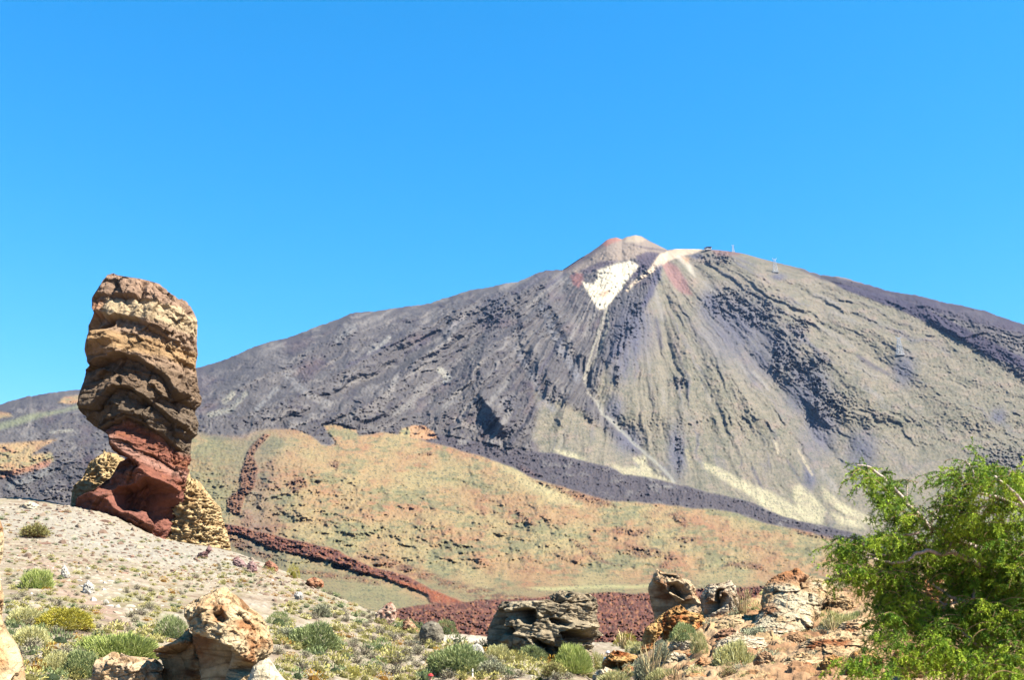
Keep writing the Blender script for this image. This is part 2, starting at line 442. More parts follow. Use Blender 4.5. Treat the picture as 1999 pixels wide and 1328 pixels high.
REDL = [[(1190,1036),(1205,1030),(1230,1033),(1262,1033),(1273,1036),(1268,1044),(1240,1048),(1205,1044)],[(1300,1006),(1322,1004),(1340,1014),(1346,1028),(1335,1030),(1318,1016)],
 [(1110,1052),(1130,1056),(1160,1078),(1195,1100),(1213,1108),(1195,1106),(1160,1092),(1125,1068)],[(1222,1074),(1255,1062),(1285,1072),(1300,1084),(1270,1090),(1230,1086)],[(1288,1108),(1296,1088),(1318,1082),(1316,1094),(1300,1108)],
 [(1400,1112),(1425,1098),(1460,1096),(1490,1106),(1500,1120),(1480,1114),(1440,1108)],[(1310,1056),(1322,1046),(1350,1046),(1370,1052),(1340,1060)],[(640,905),(655,896),(662,900),(655,920)],[(820,885),(845,880),(848,888)],
 [(1008,905),(1030,915),(1060,930),(1040,932),(1015,918)],[(1000,990),(1020,1000),(1050,1030),(1035,1028),(1010,1008)],[(590,930),(560,945),(575,960),(600,950)],[(1040,936),(1120,958),(1180,976),(1200,986),(1180,990),(1100,965),(1050,945)],[(1540,1030),(1640,1052),(1650,1060),(1560,1046)],
 [(440,1040),(500,1070),(540,1085),(520,1092),(470,1075),(430,1060)],[(560,1110),(700,1125),(760,1140),(740,1146),(640,1130)]]
mra, mrb, mrb2, mrc = (pmask(Us, Vs, REDA, 2.5), pmask(Us, Vs, REDB, 2.5), pmask(Uw, Vw, REDB2, 5), pmask(Us, Vs, REDC, 2))
mrl = np.zeros_like(V)
for p in REDL: mrl = np.maximum(mrl, pmask(Uw, Vw, p, 4))
mrb2 = mrb2 * sstep(-0.35, 0.25, horiz + 0.5 * isof)
mrl = mrl * sstep(-0.5, 0.2, horiz + isof)
F1b, F21b = worley(np.stack([(U / 7.5).ravel(), (V / 5.5).ravel(), np.zeros(U.size)], -1), 9)
F1b = F1b.reshape(U.shape)
near_k = D / 1000.0
rough_red = np.clip(mra * 0.8 + mrb + 0.7 * mrb2 + 0.7 * mrl, 0, 1)
R += rough_red * (-22 * near_k * fbm(U / 6, V / 4.5, octv=3, seed=95, gain=.6, ridged=True) - 34 * near_k * fbm(U / 9, V / 6, octv=4, seed=93, gain=.65))
R -= mrb * 22
F1c, _ = worley(np.stack([(U / 6.5).ravel(), (V / 4.6).ravel(), np.zeros(U.size)], -1), 17)
F1c = F1c.reshape(U.shape)
lavr = .6 * fbm(U / 10, V / 6.5, octv=4, seed=96, gain=.7, ridged=True) + .6 * fbm(U / 34, V / 15, octv=3, seed=99, gain=.7)
R += mrc * (1 - mrb) * D * (-0.085 * lavr - 0.06 * isof - 0.05 * med)

# ---- colours of the ground, with a facet's shadow painted in by the gully
ca = mixc(np.zeros(V.shape + (3,)) + C(104, 98, 96), C(148, 140, 132), sstep(-0.15, 0.6, streak2 + 0.5 * med))
ca = mixc(ca, C(76, 70, 78), sstep(0.0, 0.55, iso + 0.5 * big + 0.3 * streak))
ca = mixc(ca, C(118, 98, 98), sstep(0.1, 0.6, big - 0.3 * streak) * 0.6)
cg = mixc(np.zeros(V.shape + (3,)) + C(158, 146, 124), C(138, 132, 110), sstep(-0.3, 0.4, horiz + 0.4 * big))
cg = mixc(cg, C(172, 150, 132), sstep(0.0, 0.55, med + 0.4 * streak) * 0.7)
cg = mixc(cg, C(126, 122, 126), sstep(0.1, 0.6, streak + 0.3 * big) * 0.75)
cg = mixc(cg, C(96, 98, 82), sstep(0.05, 0.45, isof) * 0.7 * sstep(520, 700, V))
colr = mixc(ca, cg, mgreen)
# bluish-dark craggy scree; also shadow painted on the left-facing facet beside the great gully
scree = np.zeros_like(V)
for cu, cv, ru, rv in [(1440,640,75,70),(1500,690,60,60),(1390,600,30,40),(1240,650,40,60),(1215,700,30,50),(1570,760,50,60),(1600,840,40,60),(1680,880,32,44),(1580,935,14,26),(1200,800,20,30),(1225,860,30,30),(1320,880,20,60),(1520,540,16,7),(1950,810,16,16),(1765,720,24,36),(1360,500,14,6)]:
    scree = np.maximum(scree, np.exp(-(((U - cu) / ru) ** 2 + ((V - cv) / rv) ** 2) ** 1.5))
colr = mixc(colr, C(112, 110, 122), np.clip(scree * (0.85 + 0.6 * streak), 0, 1) * m_mtn)
colr = mixc(colr, C(92, 90, 100), crag * 0.45 * m_mtn)
colr = mixc(colr, C(80, 72, 88), mdr)
# pale talus tongues
for k, (pts, w, c_) in enumerate([([(872,738),(868,728),(858,722)],9,C(190,184,166)),([(868,745),(880,738),(872,728)],5,C(185,180,170)),([(775,735),(765,760),(750,775)],8,C(168,160,150)),([(455,770),(440,785)],9,C(180,172,150)),
   ([(760,660),(735,682),(720,692)],6,C(178,172,160)),([(905,620),(880,640)],7,C(160,152,148)),([(690,640),(660,665)],9,C(150,146,140)),([(830,750),(800,790),(770,810)],9,C(148,142,134)),([(890,820),(930,840)],8,C(160,150,140)),
   ([(1010,680),(1050,760),(1080,800)],10,C(138,134,134)),([(1060,600),(1085,660),(1130,740)],12,C(140,138,140)),([(560,735),(600,770),(640,790)],10,C(150,144,138)),([(480,770),(450,800),(410,810)],8,C(160,156,140)),([(540,760),(500,800)],7,C(150,146,140)),
   ([(100,845),(140,840)],5,C(165,160,145)),([(60,900),(100,920),(20,950)],10,C(140,138,132)),([(1560,880),(1585,930)],4,C(196,180,150)),([(1513,860),(1520,885)],4,C(205,190,160)),([(1340,880),(1350,910)],6,C(190,176,140))]):
    a, _, tt = near(Us, Vs, pts, w)
    colr = mixc(colr, c_, sstep(0, .7, a) * 0.8 * m_mtn * sstep(-0.5, 0.1, iso + isof))
for k in range(90):
    th = RNG.uniform(1.9, 3.05) if k % 2 else RNG.uniform(0.15, 1.9); r0 = RNG.uniform(110, 640); r1 = r0 + RNG.uniform(25, 90)
    c, s_ = math.cos(th) / .9, math.sin(th)
    a, _, _ = near(Us, Vs, [(1240 + c * r, 430 + s_ * r) for r in (r0, r1)], RNG.uniform(4, 10))
    colr = mixc(colr, C(164, 156, 146) if k % 3 else C(90, 84, 98), sstep(0, 1, a) * RNG.uniform(.25, .7) * m_mtn)
# the watercourse in the great gully
a, _, tt = near(Us, Vs, G1[3:12], 9); colr = mixc(colr, C(182, 172, 152), sstep(0.2, .9, a) * sstep(-0.5, 0.4, isof + iso) * .8)
a, _, tt = near(Us, Vs, G1[9:], 6); colr = mixc(colr, C(176, 172, 158), sstep(0.2, .8, a) * 0.6)
for pts in ([(1184,602),(1188,640),(1178,665),(1168,690)],[(1177,620),(1165,660),(1150,700),(1140,740)]):
    a, _, _ = near(Us, Vs, pts, 4); colr = mixc(colr, C(190, 182, 160), sstep(0.2, .8, a) * .7)
# summit
CONE = [(1096,532),(1110,517),(1150,492),(1185,466),(1203,460),(1240,455),(1270,470),(1305,486),(1290,494),(1276,499),(1240,505),(1200,512),(1165,526),(1130,534)]
mcone = pmask(Us, Vs, CONE, 3)
colr = mixc(colr, C(170, 152, 134), mcone)
colr = mixc(colr, C(118, 104, 104), mcone * np.clip(near(Us, Vs, [(1100,530),(1150,497),(1185,470)], 9)[0] * 1.2, 0, 1))
for p, c_ in (([(1178,476),(1190,464),(1204,462),(1212,468),(1196,474),(1184,482)], C(190,130,112)), ([(1218,472),(1226,462),(1246,458),(1262,468),(1250,474),(1232,472)], C(205,186,158)),
              ([(1232,476),(1260,482),(1290,486),(1300,489),(1270,488)], C(108,96,98)), ([(1128,530),(1165,512),(1205,508),(1180,522),(1150,534)], C(104,92,100)),
              ([(1240,500),(1262,492),(1286,494),(1278,508),(1262,524),(1240,540),(1224,552),(1246,524),(1246,512)], C(96,84,96)), ([(1112,540),(1122,532),(1138,534),(1138,552),(1130,562),(1120,556)], C(160,112,104))):
    colr = mixc(colr, c_, pmask(Us, Vs, p, 3) * 0.9)
WHITE = [(1167,527),(1185,521),(1204,515),(1232,509),(1247,520),(1238,531),(1229,541),(1215,563),(1206,573),(1199,582),(1188,596),(1179,604),(1168,604),(1157,588),(1146,569),(1137,551),(1150,553),(1157,555),(1163,548),(1167,541)]
mwhite = pmask(U + wu*.2 + isof*3, V + wv*.2 + isof*3, WHITE, 3)
colr = mixc(colr, C(255, 240, 206), mwhite * (.7 + .3 * sstep(-.5, .1, isof + iso)))
colr = mixc(colr, C(222, 184, 150), pmask(Us, Vs, [(1168,578),(1178,570),(1192,566),(1190,574),(1176,582)], 2) * .9)
CAP = [(1276,511),(1288,496),(1306,489),(1325,485),(1342,485),(1378,485),(1362,494),(1350,497),(1338,498),(1325,503),(1306,511),(1289,521),(1274,530),(1255,544),(1240,556),(1226,572),(1222,568),(1240,548),(1262,530),(1272,520)]
mcap = pmask(Us, Vs, CAP, 2)
colr = mixc(colr, C(240, 214, 180), mcap)
colr = mixc(colr, C(232, 220, 196), pmask(Us, Vs, [(1318,500),(1332,496),(1350,520),(1356,540),(1345,530),(1330,512)], 4) * .7)
for p, c_, s_ in (([(1292,518),(1304,512),(1320,520),(1340,548),(1352,575),(1336,572),(1318,560),(1300,535)], C(178,130,122), .8), ([(1280,520),(1292,514),(1290,540),(1272,580),(1258,600),(1252,596),(1268,560)], C(92,88,112), .7),  # blue-grey strip: shadow on the ridge's left-facing side, put into the colour
                  ([(1330,500),(1346,504),(1342,518),(1334,512)], C(214,170,130), .8), ([(1385,487),(1420,489),(1450,494),(1440,500),(1400,500)], C(150,112,108), .7)):
    colr = mixc(colr, c_, pmask(Us, Vs, p, 4) * s_)
# yellow pumice at the foot
for p in ([(1372,902),(1400,912),(1440,934),(1500,958),(1550,988),(1590,1008),(1602,1022),(1570,1014),(1500,985),(1440,955),(1400,930),(1376,914)], [(1548,952),(1562,944),(1590,970),(1612,998),(1606,1022),(1585,1022),(1560,1000),(1550,975)],
          [(1605,952),(1640,980),(1700,1012),(1720,1030),(1690,1024),(1640,1000),(1610,975)], [(1186,904),(1215,915),(1240,912),(1290,930),(1310,942),(1260,932),(1215,926)], [(1085,878),(1110,882),(1145,898),(1120,898),(1095,888)],
          [(1235,895),(1260,890),(1265,910),(1290,922),(1255,920)], [(1450,950),(1540,1000),(1600,1030),(1560,1026),(1480,985)], [(1620,1000),(1680,1020),(1690,1035),(1640,1025)]):
    colr = mixc(colr, C(214, 202, 160), pmask(Us, Vs, p, 5) * (.35 + .65 * sstep(-0.35, 0.1, isof + 0.9 * horiz)) * .9 * (1 - mflow))
# dark flow in front of the cone
cf = mixc(np.zeros(V.shape + (3,)) + C(98, 90, 92), C(146, 140, 132), sstep(0.05, 0.5, med + 0.3 * iso))
cf = mixc(cf, C(70, 64, 74), sstep(0.0, 0.4, isof + .4 * iso))
colr = mixc(colr, cf, mflow)
# ash hill
ch = mixc(np.zeros(V.shape + (3,)) + C(194, 156, 112), C(192, 172, 122), sstep(-0.3, 0.4, big))
ch = mixc(ch, C(184, 132, 98), sstep(0.0, 0.5, med - 0.4 * big) * 0.75)
veg = sstep(-0.12, 0.32, horiz * 0.9 + fbm(U / 90, V / 34, octv=3, seed=61) * 1.2 - 0.10)
veg = np.clip(veg + 0.7 * pmask(Uw, Vw, [(380,870),(500,855),(470,940),(440,1010),(380,1010)], 14), 0, 1)
veg = np.maximum(veg, 0.8 * pmask(Uw, Vw, [(430,1050),(620,1100),(760,1150),(860,1190),(760,1200),(600,1150),(450,1090)], 8))
veg = np.maximum(veg, 0.7 * pmask(Uw, Vw, [(820,1130),(900,1155),(1000,1150),(1270,1135),(1440,1130),(1430,1150),(1270,1164),(1100,1164),(960,1172),(900,1176)], 8))
ch = mixc(ch, C(154, 150, 108), veg * 0.8)
ch = mixc(ch, C(112, 118, 86), sstep(0.1, 0.5, fbm(U / 13, V / 4.5, octv=3, seed=64) + 0.3 * horiz) * (0.25 + veg * 0.75) * 0.8)
ch = mixc(ch, C(224, 206, 150), pmask(Uw, Vw, [(960,900),(1000,915),(1080,955),(1140,990),(1090,985),(1020,945)], 8) * 0.6)
ch = mixc(ch, C(222, 214, 150), pmask(Us, Vs, [(1030,1148),(1140,1144),(1270,1143),(1270,1148),(1150,1150),(1060,1154)], 3) * 0.7)
colr = mixc(colr, ch, np.clip(mhill + smallhill + lefthill + lefthill2, 0, 1))
colr = mixc(colr, C(150, 152, 116), greenband * .8)
colr = mixc(colr, C(206, 150, 112), smallhill * .6 * sstep(0, .5, U - 800))
colr = mixc(colr, C(176, 118, 98), np.clip(pmask(Us, Vs, [(0,925),(40,915),(100,898),(95,910),(60,920),(0,936)], 3), 0, 1) * .7)
cred = mixc(np.zeros(V.shape + (3,)) + C(158, 102, 80), C(104, 64, 56), sstep(-0.2, 0.35, isof + .7 * iso + .3 * lavr))
cred = mixc(cred, C(192, 132, 92), sstep(0.0, 0.5, fbm(U / 10, V / 6, octv=3, seed=77)))
colr = mixc(colr, mixc(cred, C(196, 112, 70), pmask(Us, Vs, [(700,1116),(760,1134),(840,1165),(840,1178),(905,1178),(880,1165),(800,1140)], 5) * .6), np.clip(mra * .75 + mrb + mrb2 * .8 + mrl * .75, 0, 1) * np.clip(mhill + .3, 0, 1))
colr = mixc(colr, cred, mrc)
# stones and shrubs dotted
colr = mixc(colr, C(120, 84, 66), sstep(.18, .5, fbm(U / 5, V / 3, octv=3, seed=83, gain=.7) + .3 * med) * .6 * mhill)
colr = mixc(colr, C(226, 208, 168), sstep(.22, .5, fbm(U / 6, V / 2.4, octv=3, seed=84, gain=.7)) * .45 * np.clip(mhill + .5 * mgreen, 0, 1))
# shrubs over cinder, seen as specks
speck = sstep(0.16, 0.5, fbm(U / 4.4, V / 2.0, octv=2, seed=81, gain=.7) + 0.25 * horiz + .12 * big)
colr = mixc(colr, C(84, 96, 78), speck * 0.9 * np.clip(mhill + mgreen * sstep(600, 800, V) * .9, 0, 1) * (1 - np.clip(mrc + mrb + mra, 0, 1)))

Df = D + R
Df = np.where(np.arange(NT)[:, None] < 1, D, Df)
PF = P3(U, V, Df)
# the far side: falls away behind the skyline
back = []
for k in range(1, TB + 1):
    f = k / TB
    p = PF[0].copy(); z0 = p[:, 2].copy()
    sc_ = 1 + f * 0.22
    p[:, 0] *= sc_; p[:, 1] *= sc_
    p[:, 2] = z0 * (1 - sstep(0, 1, f)) - 40 * f - 6 * math.sin(f * 3.14)
    back.append(p)
PFull = np.concatenate([np.array(back[::-1]), PF], 0)
colr = colr * np.where(mhill > .5, .71, .82)[..., None]
CFull = np.concatenate([np.repeat(colr[:1], TB, 0), colr], 0)
far_mat = ground_mat('volcanic ash and lava', tex=((0.5, 0.12), (0.06, 0.10)), bump=None)
me = new_mesh('mountain', PFull.reshape(-1, 3), grid_faces(NT + TB, len(u_far)), CFull.reshape(-1, 3), True, [far_mat])
mountain = tag(link('mountain', me), kind='structure')

# ================================================================== NEAR GROUND: scree slope, scrub flat, rocky mound
CTL = [ # photo pixel u, v and distance ahead
 (0,988,116),(75,985,113),(150,992,107),(230,1012,104),(300,1047,100),(450,1078,96),(560,1120,89),(680,1176,82),(800,1222,76),(950,1247,73),(1100,1252,70),(1250,1264,66),
 (-400,985,120),(-900,1000,110),(0,1040,85),(0,1100,60),(0,1200,38),(0,1290,27),(0,1340,23),(200,1060,84),(200,1120,62),(200,1220,39),(200,1328,27),(400,1130,72),(400,1220,46),(400,1328,31),
 (600,1190,64),(600,1270,46),(600,1340,36),(800,1260,60),(760,1330,45),(930,1324,46),(1000,1290,54),(900,1410,38),(1060,1330,42),(1187,1335,56),(1150,1345,40),
 (-400,1100,60),(-400,1250,34),(-400,1400,18),(200,1500,14),(500,1450,20),(700,1460,28),(0,1500,14),
 # the mound on the right
 (1215,1300,27),(1255,1272,27),(1300,1246,28),(1350,1228,29.5),(1400,1215,31),(1460,1206,32),(1520,1198,33),(1600,1180,33),(1700,1172,34),(1850,1172,34),(2050,1180,34),(2400,1200,34),
 (1200,1340,22),(1300,1328,18.5),(1400,1328,16.5),(1500,1328,15.5),(1650,1328,14.5),(1800,1328,14),(2000,1328,13),(2300,1340,13),
 (1350,1275,22),(1450,1260,21.5),(1550,1250,22),(1650,1240,22),(1800,1240,21),(2000,1240,20),
 (1300,1400,13),(1600,1500,9),(1900,1500,8),(1150,1420,20)]
W = [P3(u, v, Y) for u, v, Y in CTL]
W += [np.array(p, float) for p in [(3.5,37,-4.6),(6,44,-5.2),(9.5,47,-5.4),(20,52,-6),(27,50,-6.5),(40,50,-7),(20,60,-6),(35,75,-8),(14,90,-7),(0,90,-7.5),(-10,105,-6),(-20,120,-4.5),(-50,135,2),
   (0,120,-11),(25,110,-11.5),(60,100,-12),(0,160,-15),(-40,170,-8),(-80,150,0),(50,150,-15),(90,140,-15),(-110,100,8),(60,30,-4),(80,60,-9),(-70,60,5),(-60,20,0),(-30,10,-1.6),
   (0,3,-1.75),(2,6,-1.9),(-2,8,-2.2),(0,12,-3.1),(4,10,-1.95),(7,5,-1.7),(-5,4,-1.7),(0,-20,-2),(40,-20,-3),(-50,-30,-2),(0,-80,-3),(100,0,-6),(-110,20,6),(110,110,-15),(-110,165,0),(110,165,-16),(-30,160,-11),(-90,-80,0),(90,-80,-4)]]
W = np.array(W)
def tps_fit(xy, z, lam=0.6):
    n = len(xy); d = np.linalg.norm(xy[:, None] - xy[None], axis=-1)
    K = d  # biharmonic-like linear kernel keeps the surface from overshooting
    K = np.where(d > 0, d ** 2 * np.log(d + 1e-9), 0) * 0.12 + -d
    Pm = np.c_[np.ones(n), xy]
    A_ = np.zeros((n + 3, n + 3)); A_[:n, :n] = K + np.eye(n) * lam * 0; A_[:n, n:] = Pm; A_[n:, :n] = Pm.T
    return np.linalg.lstsq(A_, np.r_[z, 0, 0, 0], rcond=1e-10)[0]
def warp(x, y):          # even out the spacing with distance
    r = np.hypot(x, y) + 1e-6
    k = np.log1p(r / 12.0) * 12.0 / r
    return np.stack([x * k, y * k], -1)
def tps_kernel(d): return -d
_wxy = warp(W[:, 0], W[:, 1])
_d = np.linalg.norm(_wxy[:, None] - _wxy[None], axis=-1)
_n = len(W); _A = np.zeros((_n + 3, _n + 3)); _A[:_n, :_n] = -np.sqrt(_d ** 2 + 0.6 ** 2)
_Pm = np.c_[np.ones(_n), _wxy]; _A[:_n, _n:] = _Pm; _A[_n:, :_n] = _Pm.T
_c = np.linalg.lstsq(_A, np.r_[W[:, 2], 0, 0, 0], rcond=1e-10)[0]
def base_z(x, y):
    x = np.asarray(x, float); sh = x.shape; q = warp(x.ravel(), np.asarray(y, float).ravel())
    out = np.empty(len(q))
    for i in range(0, len(q), 20000):
        qq = q[i:i + 20000]
        d = np.sqrt(((qq[:, None] - _wxy[None]) ** 2).sum(-1) + 0.36)
        out[i:i + 20000] = -(d @ _c[:_n]) + _c[_n] + qq @ _c[_n + 1:]
    return out.reshape(sh)
def mound_mask(x, y):
    x = np.asarray(x, float); y = np.asarray(y, float)
    edge = 0.105 * y
    return sstep(-0.8, 1.2, x - edge) * sstep(44, 38, y)
def meso(x, y):
    r = np.hypot(x, y)
    m = mound_mask(x, y)
    z = (0.16 - .08 * m) * fbm(x / 3.2, y / 3.2, octv=3, seed=101) + 0.05 * fbm(x / 0.7, y / 0.7, octv=2, seed=103)
    z = z + m * (0.06 * fbm(x / 1.7, y / 1.7, octv=3, seed=105, ridged=True) - 0.1)
    return z * sstep(1, 9, r)
GX0, GX1, GY0, GY1, GS = -130, 130, -90, 175, 0.5
_gx = np.arange(GX0, GX1 + GS, GS); _gy = np.arange(GY0, GY1 + GS, GS)
_GXX, _GYY = np.meshgrid(_gx, _gy)
_GZ = base_z(_GXX, _GYY)
def gz(x, y):
    x = np.asarray(x, float); y = np.asarray(y, float)
    fx = np.clip((x - GX0) / GS, 0, len(_gx) - 1.001); fy = np.clip((y - GY0) / GS, 0, len(_gy) - 1.001)
    i = fx.astype(int); j = fy.astype(int); a = fx - i; b = fy - j
    z = _GZ[j, i] * (1-a) * (1-b) + _GZ[j, i+1] * a * (1-b) + _GZ[j+1, i] * (1-a) * b + _GZ[j+1, i+1] * a * b
    return z + meso(x, y)
def cast(u, v, y0=9.0, y1=130.0):
    """where the sight line through a photo pixel meets the ground; nan if it misses"""
    u = np.atleast_1d(np.asarray(u, float)); v = np.atleast_1d(np.asarray(v, float))
    ys = np.geomspace(y0, y1, 260)
    P = P3(u[:, None], v[:, None], ys[None, :])
    below = P[..., 2] < gz(P[..., 0], P[..., 1])
    k = below.argmax(1); ok = below.any(1)
    p = P[np.arange(len(u)), k]
    p[:, 2] = gz(p[:, 0], p[:, 1])
    p[~ok] = np.nan
    return p

# sheet: rows outwards, columns round the compass, finest in view
az = np.concatenate([np.linspace(-180, -36, 60, endpoint=False), np.linspace(-36, 36, 1150, endpoint=False), np.linspace(36, 180, 60, endpoint=False)])
rr = np.concatenate([np.linspace(0.4, 8, 14, endpoint=False), np.geomspace(8, 16, 80, endpoint=False), np.geomspace(16, 42, 330, endpoint=False), np.geomspace(42, 125, 280, endpoint=False), np.geomspace(125, 172, 20)])
AZ, RR = np.meshgrid(np.radians(az), rr)
X, Y = RR * np.sin(AZ), RR * np.cos(AZ)
Z = gz(X, Y)
mm = mound_mask(X, Y)
gu, gv = UV(np.stack([X, np.maximum(Y, 1), Z], -1))
# stones and grit standing in the surface itself
F1g, F21g = worley(np.stack([(X / 0.55).ravel(), (Y / 0.55).ravel(), np.zeros(X.size)], -1), 3)
F1g = F1g.reshape(X.shape); F21g = F21g.reshape(X.shape)
stone = sstep(0.42, 0.15, F1g) * sstep(-0.1, 0.35, fbm(X / 4, Y / 4, octv=2, seed=111))
gn = fbm(X / 0.5, Y / 0.5, octv=3, seed=113, gain=.6)
inview = (np.abs(AZ) < 0.63) & (RR > 8)
Z = Z + np.where(inview, stone * 0.12 + gn * 0.035 * np.clip(RR / 30, .6, 2) + mm * (.05 * fbm(X / 1.3, Y / 1.3, octv=3, seed=116, ridged=True) + .10 * facets(X / 1.1, Y / 1.1, 0, 11) + .08 * facets(X / .42, Y / .42, 0, 12) + .05 * fbm(X / .2, Y / .2, octv=2, seed=115, ridged=True)), 0)
n1 = fbm(X / 2.6, Y / 2.6, octv=3, seed=121); n2 = fbm(X / 0.45, Y / 0.45, octv=3, seed=123); n3 = fbm(X / 14, Y / 14, octv=2, seed=125)
cgm = mixc(np.zeros(X.shape + (3,)) + C(176, 160, 136), C(150, 128, 104), sstep(-.2, .5, n1))
cgm = mixc(cgm, C(196, 182, 158), sstep(0, .5, n2) * .6)
scree_m = pmask(gu + 30 * n1, gv + 12 * n2, [(-50,985),(0,988),(150,990),(300,1042),(460,1078),(520,1105),(440,1120),(330,1110),(240,1095),(150,1075),(60,1050),(-50,1040)], 14) * (RR > 50)
cgm = mixc(cgm, C(172, 163, 145), scree_m * .85)
pinkm = pmask(gu + 20 * n1, gv + 10 * n2, [(60,1090),(110,1095),(170,1150),(230,1190),(260,1240),(290,1270),(230,1240),(150,1185),(90,1150),(50,1120)], 10)
cgm = mixc(cgm, C(176, 142, 122), pinkm * .55)
cgm = mixc(cgm, C(118, 96, 78), sstep(0.1, .5, fbm(X / .9, Y / .9, octv=3, seed=127)) * .5 * (1 - scree_m))
cgm = mixc(cgm, C(134, 134, 84), sstep(-.1, .5, fbm(X / 1.6, Y / 1.6, octv=3, seed=129) + .3 * n3) * .55 * (1 - scree_m) * (1 - mm))
cmd = mixc(np.zeros(X.shape + (3,)) + C(180, 136, 96), C(204, 172, 130), sstep(-.2, .4, n1))
cmd = mixc(cmd, C(120, 80, 54), sstep(0.0, .5, n2) * .6)
cgm = mixc(cgm, cmd, mm)
cgm = mixc(cgm, C(198, 190, 176), stone * .55 * (1 - mm))
cgm = mixc(cgm, C(212, 196, 170), pmask(gu, gv, [(862,1240),(900,1243),(960,1246),(940,1256),(880,1254),(866,1262)], 3))
cgm = mixc(cgm, C(222, 186, 150), pmask(gu, gv, [(880,1332),(900,1322),(940,1322),(1010,1326),(1060,1335)], 3) * (RR < 60))
near_mat = ground_mat('dry stony soil', tex=((9.0, 0.22), (1.3, 0.14)), bump=((22.0, 0.02),))
me = new_mesh('ground', np.stack([X, Y, Z], -1).reshape(-1, 3), grid_faces(len(rr), len(az), True), (cgm * 1.12).reshape(-1, 3), True, [near_mat])
ground = tag(link('ground', me), kind='structure')
# the land beyond, one wide sheet under everything
q = np.linspace(-1, 1, 61)
QX, QY = np.meshgrid(np.sign(q) * np.abs(q) ** 1.6 * 5900, np.sign(q) * np.abs(q) ** 1.6 * 5900)
QZ = np.full_like(QX, -30.0) + 3 * fbm(QX / 900, QY / 900, octv=2, seed=131)
me = new_mesh('terrain', np.stack([QX, QY, QZ], -1).reshape(-1, 3), grid_faces(61, 61), np.zeros((61 * 61, 3)) + C(170, 130, 96), True, [far_mat])
tag(link('terrain', me), kind='structure')

# ================================================================== ROCKS
def rock_mat(name, rough=0.92, fine=6.0, bump=0.03, amt=0.22):
    return ground_mat(name, rough=rough, tex=((fine, amt), (fine * 0.18, amt * 0.7)), bump=((fine * 3.0, bump), (fine * 0.9, bump * 2.2)))
mat_tower = rock_mat('layered lava rock', fine=2.2, bump=0.10)
mat_rock = rock_mat('weathered rock', fine=7.0, bump=0.035)
mat_stone = rock_mat('loose stone', fine=16.0, bump=0.012, amt=.16)

def scan_rows(poly, n):
    """left/right edge of an outline at n heights"""
    p = np.asarray(poly, float); v0, v1 = p[:, 1].min(), p[:, 1].max()
    vs = np.linspace(v0 + .15, v1 - .15, n); L = np.zeros(n); Rr = np.zeros(n)
    q = np.vstack([p, p[:1]])
    for i, v in enumerate(vs):
        xs = []
        for a, b in zip(q[:-1], q[1:]):
            if (a[1] - v) * (b[1] - v) <= 0 and a[1] != b[1]:
                xs.append(a[0] + (b[0] - a[0]) * (v - a[1]) / (b[1] - a[1]))
        L[i], Rr[i] = min(xs), max(xs)
    return vs, L, Rr
def smooth1(a, k):
    if k < 2: return a
    w = np.hanning(k + 2)[1:-1]; w /= w.sum()
    return np.convolve(np.pad(a, k // 2, mode='edge'), w, 'same')[k // 2: -(k // 2) or None][:len(a)]

